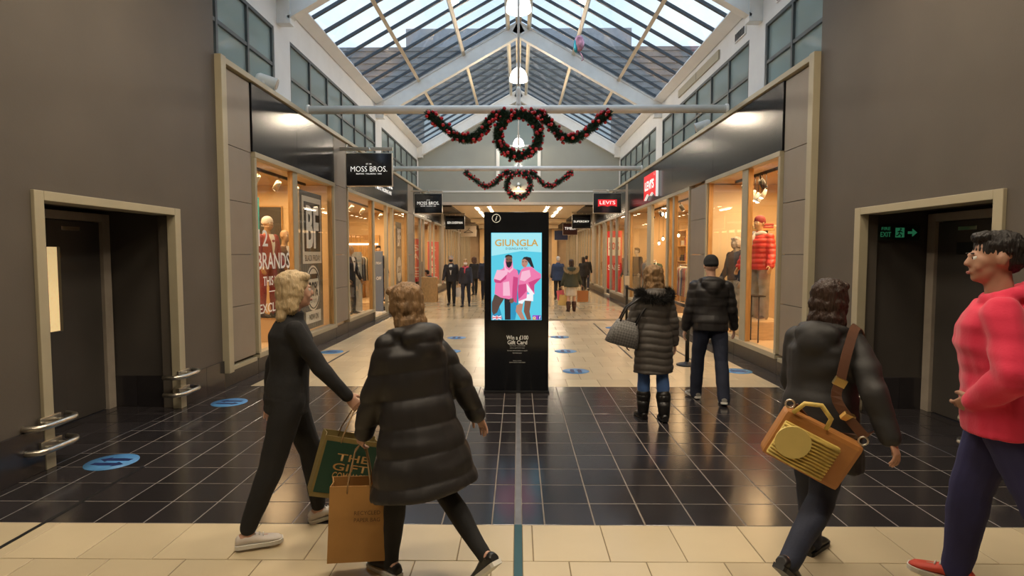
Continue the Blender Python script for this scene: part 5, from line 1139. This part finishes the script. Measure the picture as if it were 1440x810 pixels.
# ---------------------------------------------------------------- mannequins
MSK = mat('mannequin_tan', (.42, .27, .15), .45); MSG = mat('mannequin_grey', (.35, .32, .28), .5)
stand = dict(lean=1, legL=(2, 2, 0, 3), legR=(-2, 2, 0, 3), armL=(4, 10, 20), armR=(4, 10, 24))
def mannequin(label, loc, rz, H, pose, look, plinth=None):
    r, g = person(label, loc, rz, H, pose, look, .014, name='mannequin', cat='mannequin'); return r
SUITB = mat('brown_check_suit', (.10, .06, .04), .8, var=.3, vs=40); SUITR = mat('wine_red_suit', (.28, .05, .05), .8, var=.2, vs=30); SUITK = mat('black_suit', (.014, .014, .017), .7); WSH = mat('white_shirt', (.75, .72, .66), .7); JGREY = mat('washed_grey_jeans', (.30, .29, .27), .8, var=.3, vs=6)
REDPUF = mat('red_puffer_nylon', (.52, .035, .03), .4, var=.15)
def plinth(x, y, h, label):
    t = thing('display_plinth', label, 'plinth', (x, y, .27)); B(-.3, .3, -.34, .34, 0, h, bev=.01).build('box', SHOPWALL, t); B(-.31, .31, -.35, .35, h-.02, h, bev=.004).build('top_board', OAK, t)
plinth(-4.5, 11.0, .22, 'low plinth under the brown-suited mannequin in the left window'); plinth(-4.5, 10.25, .42, 'taller plinth under the red-suited mannequin in the left window')
mannequin('bald mannequin in brown check suit and bow tie in the nearest left window', (-4.5, 11.0, .49), -110, 1.80, stand, dict(skin=MSK, shirt=WSH, top=dict(name='suit_jacket', mat=SUITB, hem=-.10, ease=.022, sleeve=.018), legs=dict(mat=SUITB, ease=.012, ankle=.055), shoe=dict(mat=BSHOE)))
mannequin('mannequin in wine red suit and white cap in the nearest left window', (-4.5, 10.25, .69), -110, 1.80, stand, dict(skin=MSK, hair=dict(style='beanie', mat=WSH), shirt=WSH, top=dict(name='suit_jacket', mat=SUITR, hem=-.10, ease=.022, sleeve=.018), legs=dict(mat=SUITR, ease=.012, ankle=.055), shoe=dict(mat=BSHOE)))
mannequin('mannequin in black suit in the second left shop window', (-4.35, 14.75, .27), -110, 1.80, stand, dict(skin=MSK, shirt=WSH, top=dict(name='suit_jacket', mat=SUITK, hem=-.10, ease=.022, sleeve=.018), legs=dict(mat=SUITK, ease=.012, ankle=.055), shoe=dict(mat=BSHOE)))
mannequin('mannequin in white shirt and black waistcoat inside the second left shop', (-4.6, 18.8, .27), -150, 1.84, stand, dict(skin=MSK, hair=dict(style='short', mat=BLKH), shirt=WSH, top=dict(name='waistcoat', mat=SUITK, hem=-.06, ease=.024, sleeve=.016), legs=dict(mat=SUITK, ease=.012, ankle=.055), shoe=dict(mat=BSHOE)))
mannequin('mannequin in red puffer jacket, wine cap and washed grey jeans in the right window', (4.48, 10.72, .60), 120, 1.93, dict(stand, armL=(4, 16, 30), armR=(2, 16, 20)), dict(skin=MSK, hair=dict(style='beanie', mat=mat('wine_cap', (.22, .03, .035), .7)), scarf=mat('grey_hood_jersey', (.5, .5, .52), .8), top=dict(name='puffer_jacket', mat=REDPUF, hem=-.10, ease=.06, sleeve=.045, quilt=(.085, .018), collar=True), legs=dict(mat=JGREY, ease=.03, ankle=.075, loose=True), shoe=dict(mat=mat('dark_trainer', (.04, .035, .03), .6), sole=WSOLE)))
mannequin('mannequin in dark jacket with grey hood behind the right window post', (4.44, 11.75, .39), 110, 1.78, stand, dict(skin=MSG, hair=dict(style='bob', mat=mat('grey_jersey_hood', (.45, .42, .38), .8), len=.05), top=dict(name='denim_jacket', mat=mat('dark_denim_jacket', (.02, .03, .06), .8), hem=-.06, ease=.04, sleeve=.03, hood=1.0), legs=dict(mat=JGREY, ease=.03, ankle=.07, loose=True), shoe=dict(mat=WSHOE, sole=WSOLE)))
mannequin('dark clothed mannequin in the wide right shop window', (4.15, 20.1, .27), 120, 1.78, stand, dict(skin=MSG, hair=dict(style='short', mat=BLKH), top=dict(mat=BLK, hem=-.1, ease=.03, sleeve=.02), legs=dict(mat=NAVYJ, ease=.02, ankle=.06), shoe=dict(mat=WSHOE)))
mannequin('mannequin in dark coat in the third left shop', (-4.65, 26.9, 0), -130, 1.80, stand, dict(skin=MSK, top=dict(mat=BLK, hem=-.2, ease=.03, sleeve=.02), legs=dict(mat=NAVYJ, ease=.02, ankle=.06), shoe=dict(mat=BSHOE)))
mannequin('mannequin in grey jacket in the third right shop', (4.6, 24.0, 0), 130, 1.80, stand, dict(skin=MSK, top=dict(mat=GREYP, hem=-.1, ease=.03, sleeve=.02), legs=dict(mat=NAVYJ, ease=.02, ankle=.06), shoe=dict(mat=BSHOE)))
# ---------------------------------------------------------------- bags
def paper_bag(label, loc, w, d, h, rz, tilt, m, hl=.16, print_=None, cat='shopping bag', grip=None):
    """loc = middle of the top opening"""
    t = thing('shopping_bag', label, cat, loc); t.rotation_euler = (0, R(tilt), R(rz))
    mb = MB(); k = .94
    o = [(-w/2, -d/2), (w/2, -d/2), (w/2, 0), (w/2, d/2), (-w/2, d/2), (-w/2, 0)]
    def ring(z, s_, pin, thick=0): return [((x-math.copysign(thick, x))*s_*(1-pin if abs(y) < 1e-6 else 1), (y-math.copysign(thick, y) if abs(y) > 1e-6 else 0)*s_, z) for x, y in o]
    mb.loft([ring(-h, 1, 0), ring(-h*.5, 1.0, .03), ring(0, 1, .08), ring(0, 1, .08, .004), ring(-h+.01, 1, 0, .004)], smooth=False); mb.build('paper_body', m, t)
    for sd in (-1, 1):
        pts = [(-w*.2, sd*d/2*.98, -.04), (-w*.19, sd*d/2, .02), (-w*.10, sd*d*.2, hl*.8), (0, 0, hl), (w*.10, sd*d*.2, hl*.8), (w*.19, sd*d/2, .02), (w*.2, sd*d/2*.98, -.04)]
        MB().tube(pts, .0045, 6).build('handle', mat('twisted_paper_cord', (.35, .22, .1), .8), t)
    return t
KRAFT = mat('kraft_paper', (.42, .22, .065), .75, var=.1, vs=5, bump=.08, bs=20); GREENB = mat('dark_green_print', (.012, .060, .038), .5, var=.1); OLGOLD = mat('olive_gold_paper', (.24, .18, .06), .6, var=.1)
gp = to_world(A, gA.grip['R'])
b1 = paper_bag('green and gold printed paper bag held in the hand of the blond woman', gp-Vector((.03, 0, .20)), .34, .15, .38, 24, 16, OLGOLD, .19)
B(-.155, .168, -.0775, -.075, -.35, -.03).build('green_face', GREENB, b1)
for z, w in ((-.12, .20), (-.18, .22), (-.235, .2)): text(('THE', 'GIFT', 'COMPANY')[[-.12, -.18, -.235].index(z)], b1, (.03, -.0775, z), (1, 0, 0), (0, 0, 1), w, .045, mat('gold_print', (.45, .28, .10), .5), 'printed_lettering', .01)
gp = to_world(Bp, gB.grip['L'])
b2 = paper_bag('plain brown kraft paper bag held by the woman in the black puffer coat', (gp.x-.02, gp.y, gp.z-.22), .31, .15, .43, 12, 3, KRAFT, .215)
for z in (-.15, -.19): text(('RECYCLED', 'PAPER BAG')[z < -.16], b2, (.05, -.0765, z), (1, 0, 0), (0, 0, 1), .14, .022, mat('dark_brown_print', (.10, .05, .02), .6), 'printed_lettering')
# tan shoulder bag of the woman on the right, strap across the body
t = thing('shoulder_bag', 'tan leather shoulder bag with yellow woven front, on the woman in black jacket', 'bag', (1.56, 2.90, .93)); t.rotation_euler = (R(6), R(26), R(-14))
TAN = mat('tan_leather', (.40, .17, .045), .45, var=.15, bump=.1); WOV = mat('yellow_woven', (.62, .46, .12), .55, var=.15, vs=30)
B(-.20, .20, -.055, .055, -.27, 0, bev=.025).build('bag_body', TAN, t)
fp_ = MB(); fp_.box(-.185, .10, -.078, -.05, -.25, -.05, bev=.012); fpo = fp_.build('woven_front', WOV, t)
mb = MB()
for i in range(11): z = -.065-i*.0175; mb.tube([(-.185, -.079, z), (-.05, -.086, z-.002), (.10, -.079, z)], .0065, 6)
mb.build('woven_ribs', WOV, fpo, kind='stuff')
mb = MB(); mb.prism([(-.11+.085*math.cos(q*math.pi/12), -.086, -.13+.085*math.sin(q*math.pi/12)) for q in range(24)], (0, -.012, 0)); mb.build('round_flap', mat('pale_yellow_leather', (.66, .52, .17), .5, var=.1), t)
MB().tube([(-.17, -.05, .0), (-.15, -.06, .07), (-.08, -.06, .10), (-.01, -.06, .06), (.0, -.05, .0)], .012, 8).build('top_handle', WOV, t)
for x in (-.19, .19): MB().tube([(x+.022*math.cos(a), 0, .02+.022*math.sin(a)) for a in (2*math.pi*i/12 for i in range(12))], .005, 6, closed=True).build('strap_ring', CHROME, t)
# strap follows the body: hip - front - far shoulder - back - hip
inv = (Matrix.Translation(t.location) @ t.rotation_euler.to_matrix().to_4x4()).inverted()
W_ = lambda x, y, h: inv @ to_world(C, gC.T(x, y, h))
st_ = [Vector((.19, 0, .04)), W_(.19, -.235, .14), W_(.19, -.215, .27), W_(.185, -.15, .42), W_(.165, -.02, .545), W_(.155, .12, .47), W_(.15, .215, .3), W_(.22, .20, .12), W_(.29, .08, .03), W_(.27, -.10, -.03), W_(.12, -.26, -.02), Vector((-.19, .03, .03))]
pp = []
for i in range(len(st_)-1):
    for j in range(5):
        a, b, c_, d_ = st_[max(i-1, 0)], st_[i], st_[i+1], st_[min(i+2, len(st_)-1)]; q = j/5
        pp.append(.5*((2*b)+(c_-a)*q+(2*a-5*b+4*c_-d_)*q*q+(3*b-a-3*c_+d_)*q**3))
ctr = inv @ to_world(C, gC.T(0, 0, .3)); mb = MB(); rings = []
for i, p in enumerate(pp):
    d_ = (pp[min(i+1, len(pp)-1)]-pp[max(i-1, 0)]).normalized(); n_ = (p-ctr); n_ = (n_-d_*n_.dot(d_)).normalized(); w_ = d_.cross(n_)
    rings.append([p+w_*.024+n_*.004, p-w_*.024+n_*.004, p-w_*.024-n_*.002, p+w_*.024-n_*.002])
mb.loft(rings, smooth=False); mb.build('strap', mat('brown_strap', (.10, .04, .018), .55, var=.15), t)
for i in (3, 9): MB().box(-.03, .03, -.012, .012, -.022, .022, bev=.003).build('buckle', mat('brass', (.7, .5, .2), .3, metal=1), t, pp[i], (pp[i]-ctr).to_track_quat('Y', 'Z').to_euler())
# grey quilted tote on the shoulder of the woman in the grey coat
t = thing('tote_bag', 'grey monogram tote bag on the left shoulder of the woman in the grey coat', 'bag', (1.17, 6.12, 1.09)); t.rotation_euler = (0, R(16), R(8))
def tote_mat():
    m = mat('grey_check_canvas', (.16, .155, .15), .6); tt = m.node_tree; c = tt.nodes.new('ShaderNodeTexCoord'); mp = tt.nodes.new('ShaderNodeMapping'); mp.inputs['Rotation'].default_value = (0, R(45), 0); ch = tt.nodes.new('ShaderNodeTexChecker'); ch.inputs['Scale'].default_value = 48
    ch.inputs['Color1'].default_value = (.21, .205, .195, 1); ch.inputs['Color2'].default_value = (.12, .115, .11, 1); tt.links.new(c.outputs['Object'], mp.inputs['Vector']); tt.links.new(mp.outputs['Vector'], ch.inputs['Vector']); tt.links.new(ch.outputs['Color'], tt.nodes['Principled BSDF'].inputs['Base Color']); return m
mb = MB(); mb.loft([[(w*math.copysign(abs(math.cos(a))**.6, math.cos(a)), d*math.copysign(abs(math.sin(a))**.7, math.sin(a)), z) for a in (2*math.pi*j/20 for j in range(20))] for z, w, d in ((-.27, .16, .06), (-.26, .185, .075), (-.12, .16, .07), (0, .115, .035))]); mb.build('bag_body', tote_mat(), t)
for y in (-.03, .03): MB().tube([(-.09, y, -.02), (-.06, y, .14), (.06, y*.6, .28), (.17, y*.3, .335), (.19, y, .30), (.12, y, .14), (.09, y, -.02)], .010, 8).build('handle', mat('black_strap', (.02, .018, .018), .5), t)
# bags of the far figures
gp = to_world(I_, gI.grip['R']); t2 = paper_bag('orange brown handbag carried by the woman in the olive parka', gp-Vector((-.05, 0, .16)), .34, .14, .36, 5, 0, mat('orange_leather', (.36, .14, .04), .5), .15, cat='bag')
gp = to_world(I_, gI.grip['L']); paper_bag('small pink paper bag in the left hand of the woman in the olive parka', gp-Vector((.06, .1, .10)), .22, .09, .30, 20, -8, mat('pink_paper', (.7, .12, .16), .6), .10); paper_bag('yellow kraft paper bag in the left hand of the woman in the olive parka', gp-Vector((-.05, .1, .24)), .28, .12, .34, 10, 6, mat('yellow_paper', (.62, .42, .14), .7), .23)
gp = to_world(G_, gG.grip['L']); paper_bag('white paper bag carried between the masked couple', gp-Vector((.0, .0, .14)), .26, .1, .34, 0, 0, mat('white_paper', (.75, .72, .68), .6), .13)
t = thing('floor_sign', 'folding wooden sign standing before the third left shop', 'sign', (-3.38, 21.75, 0))
for sd in (-1, 1): 
    mb = MB(); mb.prism([(-.3, sd*.22, 0), (.3, sd*.22, 0), (.3, sd*.02, .95), (-.3, sd*.02, .95)], (0, .025*-sd, 0)); mb.build('leaf_panel', OAK, t)
MB().cyl((-.31, 0, .94), (.31, 0, .94), .015, 8).build('hinge_rod', CHROME, t)
